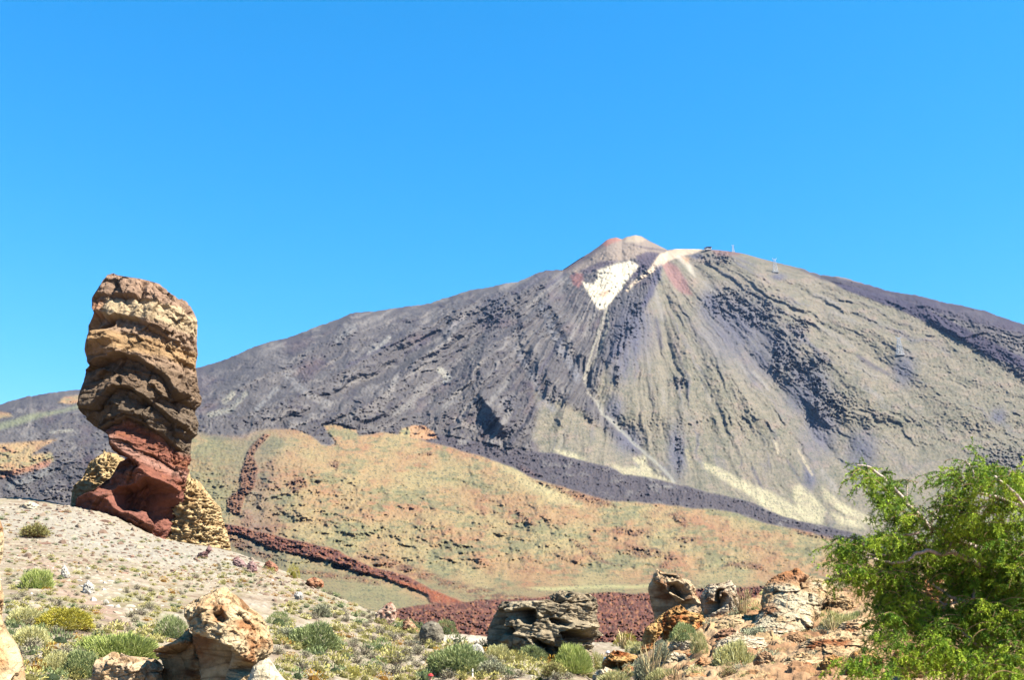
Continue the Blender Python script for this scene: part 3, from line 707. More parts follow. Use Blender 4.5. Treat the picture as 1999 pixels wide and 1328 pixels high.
def outline_rock(name, poly, Yc, color, relief=None, depth=0.8, nr=90, na=150, amp=0.06, chunk=0.10, mat=None, sink=0, k2=2.6, seed=0, crack=0.5, top_round=0.12, parent=None, lean=0.0, strata=None, fs=4.5):
    """closed rock: stacked rings that follow an outline, given real depth, then broken up by noise. Lengths in amp/chunk are shares of its width"""
    vs, L, Rr = scan_rows(poly, nr)
    L, Rr = smooth1(L, 3), smooth1(Rr, 3)
    hp = vs[-1] - vs[0]
    wmax = (Rr - L).max()
    px = Yc / FPX
    th = np.linspace(0, 2 * np.pi, na, endpoint=False)
    ct, st = np.cos(th), np.sin(th)
    ce = np.sign(ct) * np.abs(ct) ** (2 / k2); se = np.sign(st) * np.abs(st) ** (2 / k2)
    dmax = wmax * px * depth / 2
    prof_d = np.sqrt(np.clip((Rr - L) / wmax, 0, 1)) * 0.55 + ((Rr - L) / wmax) * 0.45
    prof_d = smooth1(prof_d, max(3, nr // 12))
    f = (vs - vs[0]) / hp
    prof_d = prof_d * np.clip(f / top_round, 0.02, 1) ** 0.5
    Vv = np.repeat(vs[:, None], na, 1)
    half = (Rr - L) / 2; mid = (Rr + L) / 2
    Uu = mid[:, None] + half[:, None] * ce[None, :]
    Yy = Yc + lean * (1 - f)[:, None] + (prof_d * dmax)[:, None] * se[None, :]
    # keep the silhouette where it is while the depth varies
    Yrow = (Yc + lean * (1 - f))
    P = P3(Uu, Vv, Yrow[:, None])
    P[..., 1] = Yy
    # normals of the base form
    c0 = P3(mid, vs, Yrow)[:, None, :]
    N = P - c0; N[..., 1] = (Yy - Yc - lean * (1 - f)[:, None]) / max(depth, .3)
    N[..., 2] += (0.5 - f)[:, None] * 0.6 * (wmax * px) * np.clip(1 - f / 0.25, 0, 1)[:, None]
    N /= np.linalg.norm(N, axis=-1, keepdims=True) + 1e-9
    wm = wmax * px
    s = 1.0 / wm
    q = P * s
    nz = fbm(q[..., 0] * 3, q[..., 1] * 3, q[..., 2] * 3, octv=5, seed=seed + 1, gain=.55)
    rg = fbm(q[..., 0] * 5, q[..., 1] * 5, q[..., 2] * 5, octv=4, seed=seed + 7, gain=.55, ridged=True)
    F1_, F21_, fc_ = worley((q * fs + nz[..., None] * .35).reshape(-1, 3), seed, True)
    F1_ = F1_.reshape(nz.shape); F21_ = F21_.reshape(nz.shape); fc_ = fc_.reshape(nz.shape)
    fc2 = facets(q[..., 0] * fs * 2.2, q[..., 1] * fs * 2.2, q[..., 2] * fs * 2.2, seed + 2); fc3 = facets(q[..., 0] * 22, q[..., 1] * 22, q[..., 2] * 22, seed + 4)
    h = amp * wm * (nz * 1.1 + rg * .5) + chunk * wm * (1.0 * fc_ + .55 * fc2 + .25 * fc3 + .25 * crack * (sstep(0, .10, F21_) - 1))
    if strata is not None:
        h = h + strata(Uu, Vv, P) * 1.0
    if relief is not None:
        h = h + relief(Uu, Vv, P, st)
    eL = smooth1(h[:, ct < -.93].max(1), 9); eR = smooth1(h[:, ct > .93].max(1), 9)      # the rough edge stays on the outline
    wL, wR = np.clip(-ct, 0, 1) ** 2, np.clip(ct, 0, 1) ** 2
    h = h - eL[:, None] * wL - eR[:, None] * wR - .5 * (h.mean()) * (1 - wL - wR)
    P = P + N * h[..., None]
    pu, pv = UV(P)                       # nothing juts far past the rock's own outline
    lo_, hi_ = np.interp(pv, vs, L) - 1.5, np.interp(pv, vs, Rr) + 1.5
    P[..., 0] += (np.clip(lo_ - pu, 0, None) - np.clip(pu - hi_, 0, None)) * .85 * Yc / FPX
    colr_ = color(Uu, Vv, P, dict(nz=nz, rg=rg, F1=F1_, F21=F21_, front=-se))
    top = P[0].mean(0); bot = P[-1].mean(0)
    top[2] = P[0, :, 2].max()
    V_ = np.concatenate([[top], P.reshape(-1, 3), [bot]])
    F = grid_faces(nr, na, True) + 1
    F = F[:, ::-1]
    a = np.arange(na); b = (a + 1) % na
    tf = np.stack([np.zeros(na, int), 1 + a, 1 + b, 1 + b], -1)  # degenerate-free handled as quads below
    cc = np.concatenate([[colr_[0].mean(0)], colr_.reshape(-1, 3), [colr_[-1].mean(0)]])
    org = np.array([bot[0], bot[1], P[..., 2].min()])
    if parent is not None: org = np.zeros(3)
    me = bpy.data.meshes.new(name)
    fl = [list(map(int, x)) for x in ()]
    nq = len(F)
    tri_t = np.stack([np.zeros(na, int), 1 + b, 1 + a], -1)[:, ::-1]
    tri_b = np.stack([np.full(na, len(V_) - 1), 1 + (nr - 1) * na + a, 1 + (nr - 1) * na + b], -1)[:, ::-1]
    loops = np.concatenate([F.ravel(), tri_t.ravel(), tri_b.ravel()]).astype(np.int32)
    ls = np.concatenate([np.arange(nq) * 4, nq * 4 + np.arange(2 * na) * 3]).astype(np.int32)
    lt = np.concatenate([np.full(nq, 4), np.full(2 * na, 3)]).astype(np.int32)
    me.vertices.add(len(V_)); me.vertices.foreach_set('co', (V_ - org).astype(np.float32).ravel())
    me.loops.add(len(loops)); me.loops.foreach_set('vertex_index', loops)
    me.polygons.add(len(ls)); me.polygons.foreach_set('loop_start', ls); me.polygons.foreach_set('loop_total', lt)
    me.polygons.foreach_set('use_smooth', np.ones(len(ls), bool))
    at = me.color_attributes.new('Col', 'FLOAT_COLOR', 'POINT')
    c4 = np.ones((len(V_), 4), np.float32); c4[:, :3] = cc; at.data.foreach_set('color', c4.ravel())
    me.materials.append(mat or mat_rock)
    me.update(calc_edges=True)
    o = link(name, me, parent); o.location = org
    return o
def simple_color(c1, c2, c3=None, s2=(0, .5), dark=None):
    def f(U_, V_, P, k):
        c = mixc(np.zeros(U_.shape + (3,)) + c1, c2, sstep(s2[0], s2[1], k['nz'] + .4 * k['rg'] - .2))
        if c3 is not None: c = mixc(c, c3, sstep(.05, .35, fbm(U_ / 14, V_ / 12, octv=3, seed=151)))
        if dark is not None: c = mixc(c, dark, sstep(.12, .0, k['F21']) * .6)
        return c
    return f

# ---- the great rock tower
def bline(pts):
    p = np.array(pts, float)
    return lambda u: np.interp(u, p[:, 0], p[:, 1])
TB_ = [  # lower edge of each layer, amount it stands out (m) at left / right of the front
 (bline([(170,604),(185,601),(215,593),(250,596),(300,606),(345,616),(385,642),(400,650)]), .55, .35),
 (bline([(160,700),(185,690),(205,668),(240,648),(262,640),(300,648),(340,672),(385,690),(400,696)]), 1.2, .35),
 (bline([(150,742),(180,735),(217,738),(240,724),(264,716),(300,723),(323,737),(346,757),(364,790),(380,800),(400,812)]), 2.4, 1.4),
 (bline([(150,800),(190,812),(228,818),(240,800),(264,778),(290,780),(307,791),(330,812),(360,838),(384,850),(400,858)]), 2.3, 1.2),
 (bline([(150,860),(200,868),(240,862),(258,844),(280,832),(299,838),(325,852),(350,872),(372,890),(400,905)]), 1.3, .9),
 (bline([(150,905),(215,905),(245,882),(258,868),(280,874),(300,892),(330,905),(352,920),(380,940),(400,950)]), .8, .5)]
CAVE = [(251,970),(262,963),(280,962),(299,957),(312,946),(330,952),(356,966),(354,990),(350,1003),(335,1030),(322,1050),(318,1040),(320,1003),(308,1000),(299,1005),(285,1003),(274,1003),(262,994)]
def tower_relief(U_, V_, P, st):
    wv_ = V_ + 5 * fbm(U_ / 22, V_ / 22, octv=3, seed=160)
    h = np.zeros_like(U_); prev = np.full_like(U_, 535.0)
    front = sstep(0.45, -0.2, st)
    for fn, aL, aR in TB_:
        b = fn(U_); a_ = aL + (aR - aL) * sstep(200, 340, U_)
        f = (wv_ - prev) / np.maximum(b - prev, 6)
        m = (f > 0) & (f <= 1)
        saw = np.clip(f, 0, 1) ** 0.8 * sstep(1.0, .93, f)
        h = np.where(m, h + a_ * (saw - .35), h)
        prev = b
    h = h * (0.22 + 0.78 * sstep(0.15, -0.6, st))
    # sub-layers
    tl = (P[..., 2] + 0.25 * P[..., 0] * np.where(U_ > 270, 1.0, -.2))
    sub = fbm(P[..., 0] * .15, P[..., 1] * .15, tl * 1.5, octv=3, seed=163)
    h = h + sub * .28 * sstep(640, 720, V_) * sstep(960, 900, V_) + sub * .12
    # block joints at the top
    for pts, d in (([(247,600),(250,575),(256,545),(250,535)], .35), ([(300,606),(306,590),(302,570)], .8), ([(345,618),(338,595),(340,575)], .25), ([(305,655),(310,625),(306,612)], .2), ([(345,660),(350,640)], .2)):
        a, _, _ = near(U_, V_, pts, 7); h = h - d * a * front
    # lee recess on the upper left, jutting shelf under it
    h = h - 1.5 * pmask(U_, V_, [(196,640),(212,632),(240,640),(252,655),(240,664),(215,670),(190,684),(172,690),(170,660)], 9) * front
    h = h + 1.2 * pmask(U_, V_, [(188,684),(215,674),(240,668),(262,670),(270,686),(255,696),(225,706),(196,712)], 7) * front
    # the lower body: a broad edge turning from left to right
    rid = near(U_, V_, [(256,868),(275,884),(297,905),(304,925),(322,945),(360,962)], 40)
    h = h + 1.7 * rid[0] ** 1.3 * front
    h = h - 1.6 * pmask(U_, V_, [(238,895),(258,885),(285,905),(298,920),(270,925),(240,920)], 9) * front
    h = h - 3.6 * pmask(U_, V_, CAVE, 6) * sstep(0.2, -0.2, st)
    h = h + 1.0 * near(U_, V_, [(160,975),(215,962),(250,985),(290,1015),(320,1040)], 22)[0] * front
    gro = fbm((U_ + V_ * .9) / 16, (V_ - U_ * .6) / 60, octv=3, seed=166)
    h = h + .35 * gro * sstep(930, 975, V_)
    return h
def tower_color(U_, V_, P, k):
    uu = U_ + 8 * k['nz']; vv = V_ + 9 * k['nz'] - 0.13 * (U_ - 270)
    c = np.zeros(U_.shape + (3,)) + C(178, 146, 120)
    c = mixc(c, C(226, 200, 156), .8 * sstep(598, 604, vv) * sstep(652, 636, vv) * sstep(200, 235, uu))
    c = mixc(c, C(196, 144, 110), sstep(600, 604, vv) * sstep(650, 640, vv) * sstep(240, 215, uu))
    c = mixc(c, C(176, 146, 118), sstep(645, 660, vv))
    c = mixc(c, C(194, 156, 108), sstep(668, 678, vv) * sstep(712, 700, vv) * .8)
    c = mixc(c, C(140, 116, 92), sstep(712, 735, vv))
    c = mixc(c, C(126, 108, 88), sstep(760, 800, vv))
    arc = TB_[4][0](U_)
    red = sstep(-6, 12, V_ + 8 * k['nz'] - arc)
    c = mixc(c, C(154, 98, 78), red)
    c = mixc(c, C(172, 110, 80), red * sstep(0, .4, fbm(U_ / 30, V_ / 20, octv=3, seed=170)))
    c = mixc(c, C(190, 146, 126), near(U_, V_, [(262,868),(290,892),(318,912),(350,925),(368,930)], 12)[0] * .9)  # pinkish highlight painted along the edge of the lower body
    c = mixc(c, C(158, 104, 88), sstep(955, 975, V_) * .7)
    c = mixc(c, C(84, 66, 50), sstep(.07, .0, k['F21']) * .35)
    c = mixc(c, c * .75, sstep(.05, .5, k['nz']) * .5)
    return c * 1.0
TOWER = [(211,538),(233,539),(262,543),(290,549),(319,557),(330,572),(357,583),(368,594),(375,606),(384,628),(383,646),(382,669),(384,692),(380,708),(380,723),(383,746),(386,760),(392,775),(392,784),(388,792),(380,798),(378,804),
 (386,826),(384,849),(371,859),(370,882),(373,905),(367,923),(367,944),(361,975),(350,1005),(338,1031),(326,1051),(326,1090),(290,1090),(240,1060),(190,1040),(150,1030),(146,1000),(153,972),(192,954),(205,944),(220,932),(233,908),(239,893),(225,882),(216,867),(215,849),(202,841),(184,834),
 (172,821),(163,811),(154,798),(157,775),(166,746),(171,722),(181,714),(174,707),(171,683),(173,655),(176,635),(185,619),(188,610),(181,601),(183,581),(195,563),(204,547)]
tower = outline_rock('rock_tower', TOWER, 107.0, tower_color, tower_relief, depth=.85, nr=520, na=620, amp=.020, chunk=.044, fs=4.0, mat=mat_tower, k2=2.5, seed=3, top_round=.03)
tag(tower, 'tall twisted rock tower, brown and cream layers on a narrow red foot', 'rock tower')

def yellow_color(U_, V_, P, k):
    c = mixc(np.zeros(U_.shape + (3,)) + C(232, 200, 146), C(208, 168, 118), sstep(0, .5, k['nz']))
    return mixc(c, C(180, 134, 80), sstep(.14, .0, k['F21']) * .5)
def yellow_relief(U_, V_, P, st):
    s_ = fbm((U_ - V_ * .8) / 34, (V_ + U_ * .35) / 6.5, octv=4, seed=181, gain=.6, ridged=True)
    return .10 * s_ + .7 * fbm(U_ / 20, V_ / 14, octv=4, seed=183, ridged=True) + .35 * facets((U_ + V_) / 17, (V_ - U_ * .3) / 12, 0, 31) + .25 * facets(U_ / 6, V_ / 5, 0, 32)
o = outline_rock('rock_buttress', [(140,1040),(140,995),(142,952),(150,944),(163,935),(170,918),(176,905),(190,893),(207,884),(225,886),(240,896),(262,915),(270,960),(270,1040)], 119.0, yellow_color, yellow_relief, depth=.8, nr=150, na=220, amp=.06, chunk=.05, fs=3.2, seed=8, mat=mat_tower)
tag(o, 'rugged yellow rock hump behind the left side of the red tower foot', 'rock')
o = outline_rock('rock_buttress', [(340,940),(368,934),(384,938),(398,955),(414,975),(429,992),(431,1010),(440,1030),(450,1078),(450,1120),(330,1120),(318,1080),(318,1000),(330,955)], 110.0, yellow_color, yellow_relief, depth=.8, nr=190, na=240, amp=.06, chunk=.05, fs=3.2, seed=9, mat=mat_tower)
tag(o, 'rugged yellow rock buttress sloping down right of the red tower foot', 'rock')

# ---- rocks close by
def hollow(polys, depths, soft=5, warp=3):
    def f(U_, V_, P, st):
        w = warp * fbm(U_ / 8, V_ / 8, octv=3, seed=190)
        h = np.zeros_like(U_)
        for p, d in zip(polys, depths): h = h - d * pmask(U_ + w, V_ + w, p, soft) * sstep(.3, -.1, st)
        return h
    return f
def tan_color(base=(222,184,134), hi=(236,208,162), lo=(180,128,84), pit=(96,58,34)):
    def f(U_, V_, P, k):
        c = mixc(np.zeros(U_.shape + (3,)) + C(*base), C(*hi), sstep(-.1, .4, k['nz'] + .3))
        c = mixc(c, C(*lo), sstep(.0, .4, fbm(P[..., 0] * 1.6, P[..., 1] * 1.6, P[..., 2] * 2.2, octv=4, seed=192)))
        return mixc(c, C(*pit), sstep(.08, .0, k['F21']) * .45) * 1.08
    return f
R_LIST = []
def rock(name, label, cat, poly, Yc, color, **kw):
    p = np.asarray(poly, float); vb = p[:, 1].max()
    if vb < 1326 and not kw.pop('keep', False):      # stands where the ground is at its foot
        w_ = p[:, 0].max() - p[:, 0].min(); um = (p[p[:, 1] > vb - 12, 0]).mean()
        g = cast([um], [vb - 0.12 * (vb - p[:, 1].min())], 10)[0]
        if not np.isnan(g[0]) and (name == 'rock' or abs(g[1] - Yc) < 25): Yc = g[1] + .4 * w_ * g[1] / FPX * kw.get('depth', .8)
    o = outline_rock(name, poly, Yc, color, **kw)
    grp = kw.get('group')
    tag(o, label, cat); R_LIST.append((np.array(poly, float).min(0), np.array(poly, float).max(0), Yc))
    return o
fg_main = [(362,1186),(381,1172),(395,1166),(407,1160),(427,1155),(444,1155),(458,1162),(470,1171),(487,1188),(500,1196),(512,1206),(521,1225),(527,1245),(532,1259),(531,1275),(519,1288),(505,1298),(495,1306),(487,1338),(482,1430),(392,1430),(388,1380),(384,1330),(376,1290),(366,1262),(361,1232),(361,1205)]
def fg_relief(U_, V_, P, st):
    fr = sstep(.35, -.1, st)
    h = -1.05 * pmask(U_ + 4 * fbm(U_/9, V_/9, octv=3, seed=195), V_ + 4 * fbm(U_/8, V_/8, octv=3, seed=196), [(352,1190),(372,1196),(384,1225),(415,1243),(440,1250),(465,1262),(488,1284),(500,1300),(480,1318),(455,1330),(430,1360),(340,1360)], 6) * fr
    h = h - .22 * pmask(U_, V_, [(436,1198),(452,1196),(462,1208),(455,1216),(442,1212)], 4) * fr - .12 * pmask(U_, V_, [(410,1204),(418,1204),(420,1214),(412,1214)], 3) * fr
    h = h + .10 * pmask(U_, V_, [(412,1188),(428,1186),(442,1206),(438,1214),(420,1214)], 4) * fr
    pits = sstep(.25, .5, fbm(P[..., 0] * 9, P[..., 1] * 9, P[..., 2] * 9, octv=2, seed=197))
    return h - .035 * pits
rock('boulder', 'big pitted tan boulder with dark undercut front, near the bottom left', 'boulder', fg_main, 22.0, tan_color(), relief=fg_relief, depth=.9, nr=230, na=260, amp=.035, chunk=.05, seed=21, k2=2.4)
rock('boulder', 'low dark ledge of rock leaning against the left of the big pitted tan boulder', 'boulder',
     [(296,1279),(302,1270),(312,1265),(325,1260),(340,1254),(362,1238),(385,1240),(400,1300),(400,1420),(290,1420),(296,1345),(304,1320),(313,1306),(308,1290),(298,1284)], 22.9, tan_color((206,160,112),(226,190,140),(150,98,62)),
     relief=hollow([[(300,1276),(330,1270),(356,1264),(380,1262),(400,1340),(300,1420),(280,1350)]], [.9], 5), depth=.9, nr=140, na=180, amp=.05, chunk=.06, seed=22)
rock('slab', 'smooth pale block against the lower right of the big pitted tan boulder', 'rock',
     [(495,1302),(509,1289),(526,1288),(534,1298),(540,1309),(548,1320),(560,1332),(590,1400),(590,1430),(470,1430),(480,1340)], 21.2, tan_color((240,220,180),(250,236,204),(230,200,156)), depth=.7, nr=90, na=130, amp=.02, chunk=.02, seed=23)
rock('slab', 'flat tan slab of rock at the bottom edge left of the dark ledge', 'rock',
     [(184,1300),(190,1286),(205,1280),(228,1279),(246,1283),(270,1284),(300,1286),(316,1300),(318,1340),(320,1420),(170,1420),(180,1330)], 22.4, tan_color((224,186,138),(238,206,164),(178,120,78)), depth=.9, nr=120, na=190, amp=.05, chunk=.07, seed=24)
rock('crag', 'tan craggy rock face cut off by the left edge of the picture', 'rock face',
     [(-330,1005),(-100,990),(-12,1004),(-2,1014),(3,1034),(5,1060),(3,1085),(-4,1108),(-1,1140),(5,1165),(3,1185),(0,1205),(6,1222),(14,1238),(30,1260),(40,1284),(44,1306),(48,1335),(70,1450),(-330,1450)], 13.0, tan_color((226,192,140),(242,216,168),(196,138,88)), depth=.5, nr=200, na=200, amp=.02, chunk=.035, seed=25, k2=3.2)
def grey_color(U_, V_, P, k):
    c = mixc(np.zeros(U_.shape + (3,)) + C(180, 160, 128), C(202, 184, 150), sstep(0, .5, k['nz'] + .2))
    c = mixc(c, C(150, 136, 110), sstep(.0, .5, fbm(P[..., 0] * .8, P[..., 1] * .8, P[..., 2] * 2.0, octv=4, seed=201)))
    return mixc(c, C(76, 66, 52), sstep(.08, .0, k['F21']) * .5) * 1.0
dark_rock = [(950,1232),(955,1216),(962,1202),(973,1183),(978,1175),(987,1174),(993,1180),(1008,1178),(1021,1179),(1040,1181),(1060,1184),(1073,1179),(1072,1164),(1084,1158),(1096,1152),(1112,1161),(1130,1160),(1151,1160),(1164,1170),(1168,1184),(1166,1205),(1172,1223),(1177,1243),(1164,1256),(1156,1267),(1160,1290),(1160,1310),(960,1310),(952,1280),(946,1250)]
def dr_relief(U_, V_, P, st):
    h = hollow([[(1006,1192),(1030,1189),(1042,1190),(1042,1208),(1034,1217),(1022,1216),(1014,1204)], [(1073,1207),(1090,1208),(1109,1215),(1104,1222),(1090,1220),(1075,1213)], [(1094,1234),(1105,1229),(1125,1231),(1150,1240),(1176,1245),(1160,1258),(1140,1254),(1118,1252),(1098,1246)],
         [(984,1224),(1000,1222),(1006,1230),(1000,1237),(986,1236)], [(1040,1242),(1056,1254),(1072,1258),(1077,1262),(1071,1271),(1060,1262),(1044,1252)], [(1073,1168),(1090,1166),(1100,1172),(1094,1178),(1078,1172)], [(1082,1262),(1096,1262),(1100,1272),(1086,1272)], [(950,1200),(985,1185),(984,1215),(976,1262),(940,1262)]],
        [1.7, 1.1, 2.1, 1.0, 1.3, .9, 1.0, 1.0], 3)(U_, V_, P, st)
    h = h + .35 * pmask(U_, V_, [(1041,1242),(1056,1230),(1072,1234),(1080,1252),(1070,1256),(1054,1250)], 4) + .5 * pmask(U_, V_, [(1090,1216),(1130,1212),(1172,1226),(1176,1240),(1130,1230),(1096,1228)], 5)
    lay = fbm(U_ / 40, (V_ - .22 * U_) / 5, octv=3, seed=203)
    return h + .10 * lay
rock('outcrop', 'broad craggy grey outcrop full of dark hollows, in the middle of the scrub', 'rock outcrop', dark_rock, 60.0, grey_color, relief=dr_relief, depth=.6, nr=230, na=330, amp=.03, chunk=.05, fs=6, seed=26, k2=2.3)
rock('boulder', 'round grey boulder, dark on its left, below the end of the tan slope', 'boulder', [(818,1240),(821,1226),(830,1217),(843,1213),(856,1217),(864,1228),(868,1242),(866,1256),(856,1266),(830,1268),(820,1256)], 56.0,
     simple_color(C(146,136,116), C(112,102,86), C(172,164,140)), depth=.9, nr=70, na=100, amp=.05, chunk=.03, seed=27)
rock('boulder', 'pale whitish boulder sunk in the shrubs left of the grey outcrop', 'boulder', [(914,1280),(915,1268),(921,1260),(932,1257),(941,1262),(946,1274),(946,1292),(916,1292)], 52.0, simple_color(C(212,206,188), C(188,180,160)), depth=.8, nr=50, na=80, amp=.04, chunk=.03, seed=28)
def twin_relief(U_, V_, P, st):
    return hollow([[(1262,1142),(1276,1138),(1290,1146),(1296,1158),(1300,1142),(1316,1140),(1330,1148),(1338,1160),(1331,1170),(1322,1165),(1300,1154),(1297,1160),(1325,1176),(1345,1172),(1350,1180),(1300,1215),(1262,1200)]], [1.0], 4, 2)(U_, V_, P, st) + .08 * fbm(U_ / 7, V_ / 7, octv=3, seed=207)
rock('boulder', 'tan boulder with a deep dark hollow, larger of the pair above the orange rocks', 'boulder',
     [(1266,1150),(1268,1142),(1273,1136),(1275,1121),(1284,1120),(1292,1122),(1310,1122),(1324,1125),(1335,1130),(1345,1134),(1352,1141),(1357,1150),(1360,1162),(1366,1172),(1376,1186),(1378,1200),(1360,1235),(1284,1235),(1278,1205),(1271,1176)], 36.0, tan_color((206,172,132),(224,198,158),(160,112,76)), relief=twin_relief, depth=.8, nr=150, na=200, amp=.03, chunk=.05, seed=29)
rock('boulder', 'smaller pale split boulder right of the hollow tan one', 'boulder',
     [(1366,1164),(1374,1152),(1384,1140),(1392,1140),(1399,1147),(1408,1145),(1418,1142),(1428,1138),(1435,1144),(1439,1158),(1444,1175),(1440,1215),(1380,1215),(1370,1190)], 35.0, tan_color((212,186,150),(228,208,176),(156,116,84)),
     relief=hollow([[(1389,1176),(1390,1162),(1398,1150),(1403,1152),(1396,1162),(1397,1170),(1404,1170),(1405,1160),(1414,1164),(1414,1176),(1395,1190),(1376,1200),(1374,1180)]], [.8], 3, 2), depth=.8, nr=110, na=150, amp=.04, chunk=.06, seed=30)
def bigo_color(U_, V_, P, k):
    c = mixc(np.zeros(U_.shape + (3,)) + C(232, 196, 144), C(248, 228, 186), sstep(-.1, .4, k['nz'] + .2 + .004 * (V_ - 1180)))
    c = mixc(c, C(176, 108, 60), np.clip(sstep(1150, 1130, V_) * sstep(1590, 1560, U_) * .8 + .8 * pmask(U_ + 6 * k['nz'], V_, [(1470,1190),(1500,1180),(1512,1192),(1490,1200)], 4), 0, 1))
    c = mixc(c, C(150, 92, 54), sstep(.1, .0, k['F21']) * .6)
    return c * .93
rock('outcrop', 'large pale orange sunlit rock dome beside the green tree', 'rock outcrop',
     [(1492,1147),(1497,1138),(1504,1132),(1515,1124),(1526,1118),(1545,1114),(1562,1114),(1572,1120),(1581,1126),(1598,1130),(1615,1133),(1626,1139),(1633,1148),(1631,1154),(1622,1162),(1615,1170),(1605,1182),(1600,1200),(1590,1220),(1570,1250),(1470,1270),(1462,1230),(1473,1213),(1482,1196),(1487,1172)], 31.0, bigo_color,
     relief=hollow([[(1548,1134),(1560,1132),(1580,1126),(1584,1130),(1560,1136),(1550,1138)], [(1563,1160),(1568,1162),(1569,1176),(1564,1176)], [(1545,1150),(1550,1140),(1554,1140),(1552,1152)]], [.25, .2, .2], 2), depth=.9, nr=190, na=260, amp=.03, chunk=.04, seed=31, k2=2.1, top_round=.35, lean=1.8)
OR = ((214,152,86),(232,186,118),(168,92,46),(70,36,20))
PL = ((230,204,158),(242,222,186),(196,150,100),(110,72,44))
PL2 = ((222,176,122),(238,204,154),(180,112,66),(76,42,24))
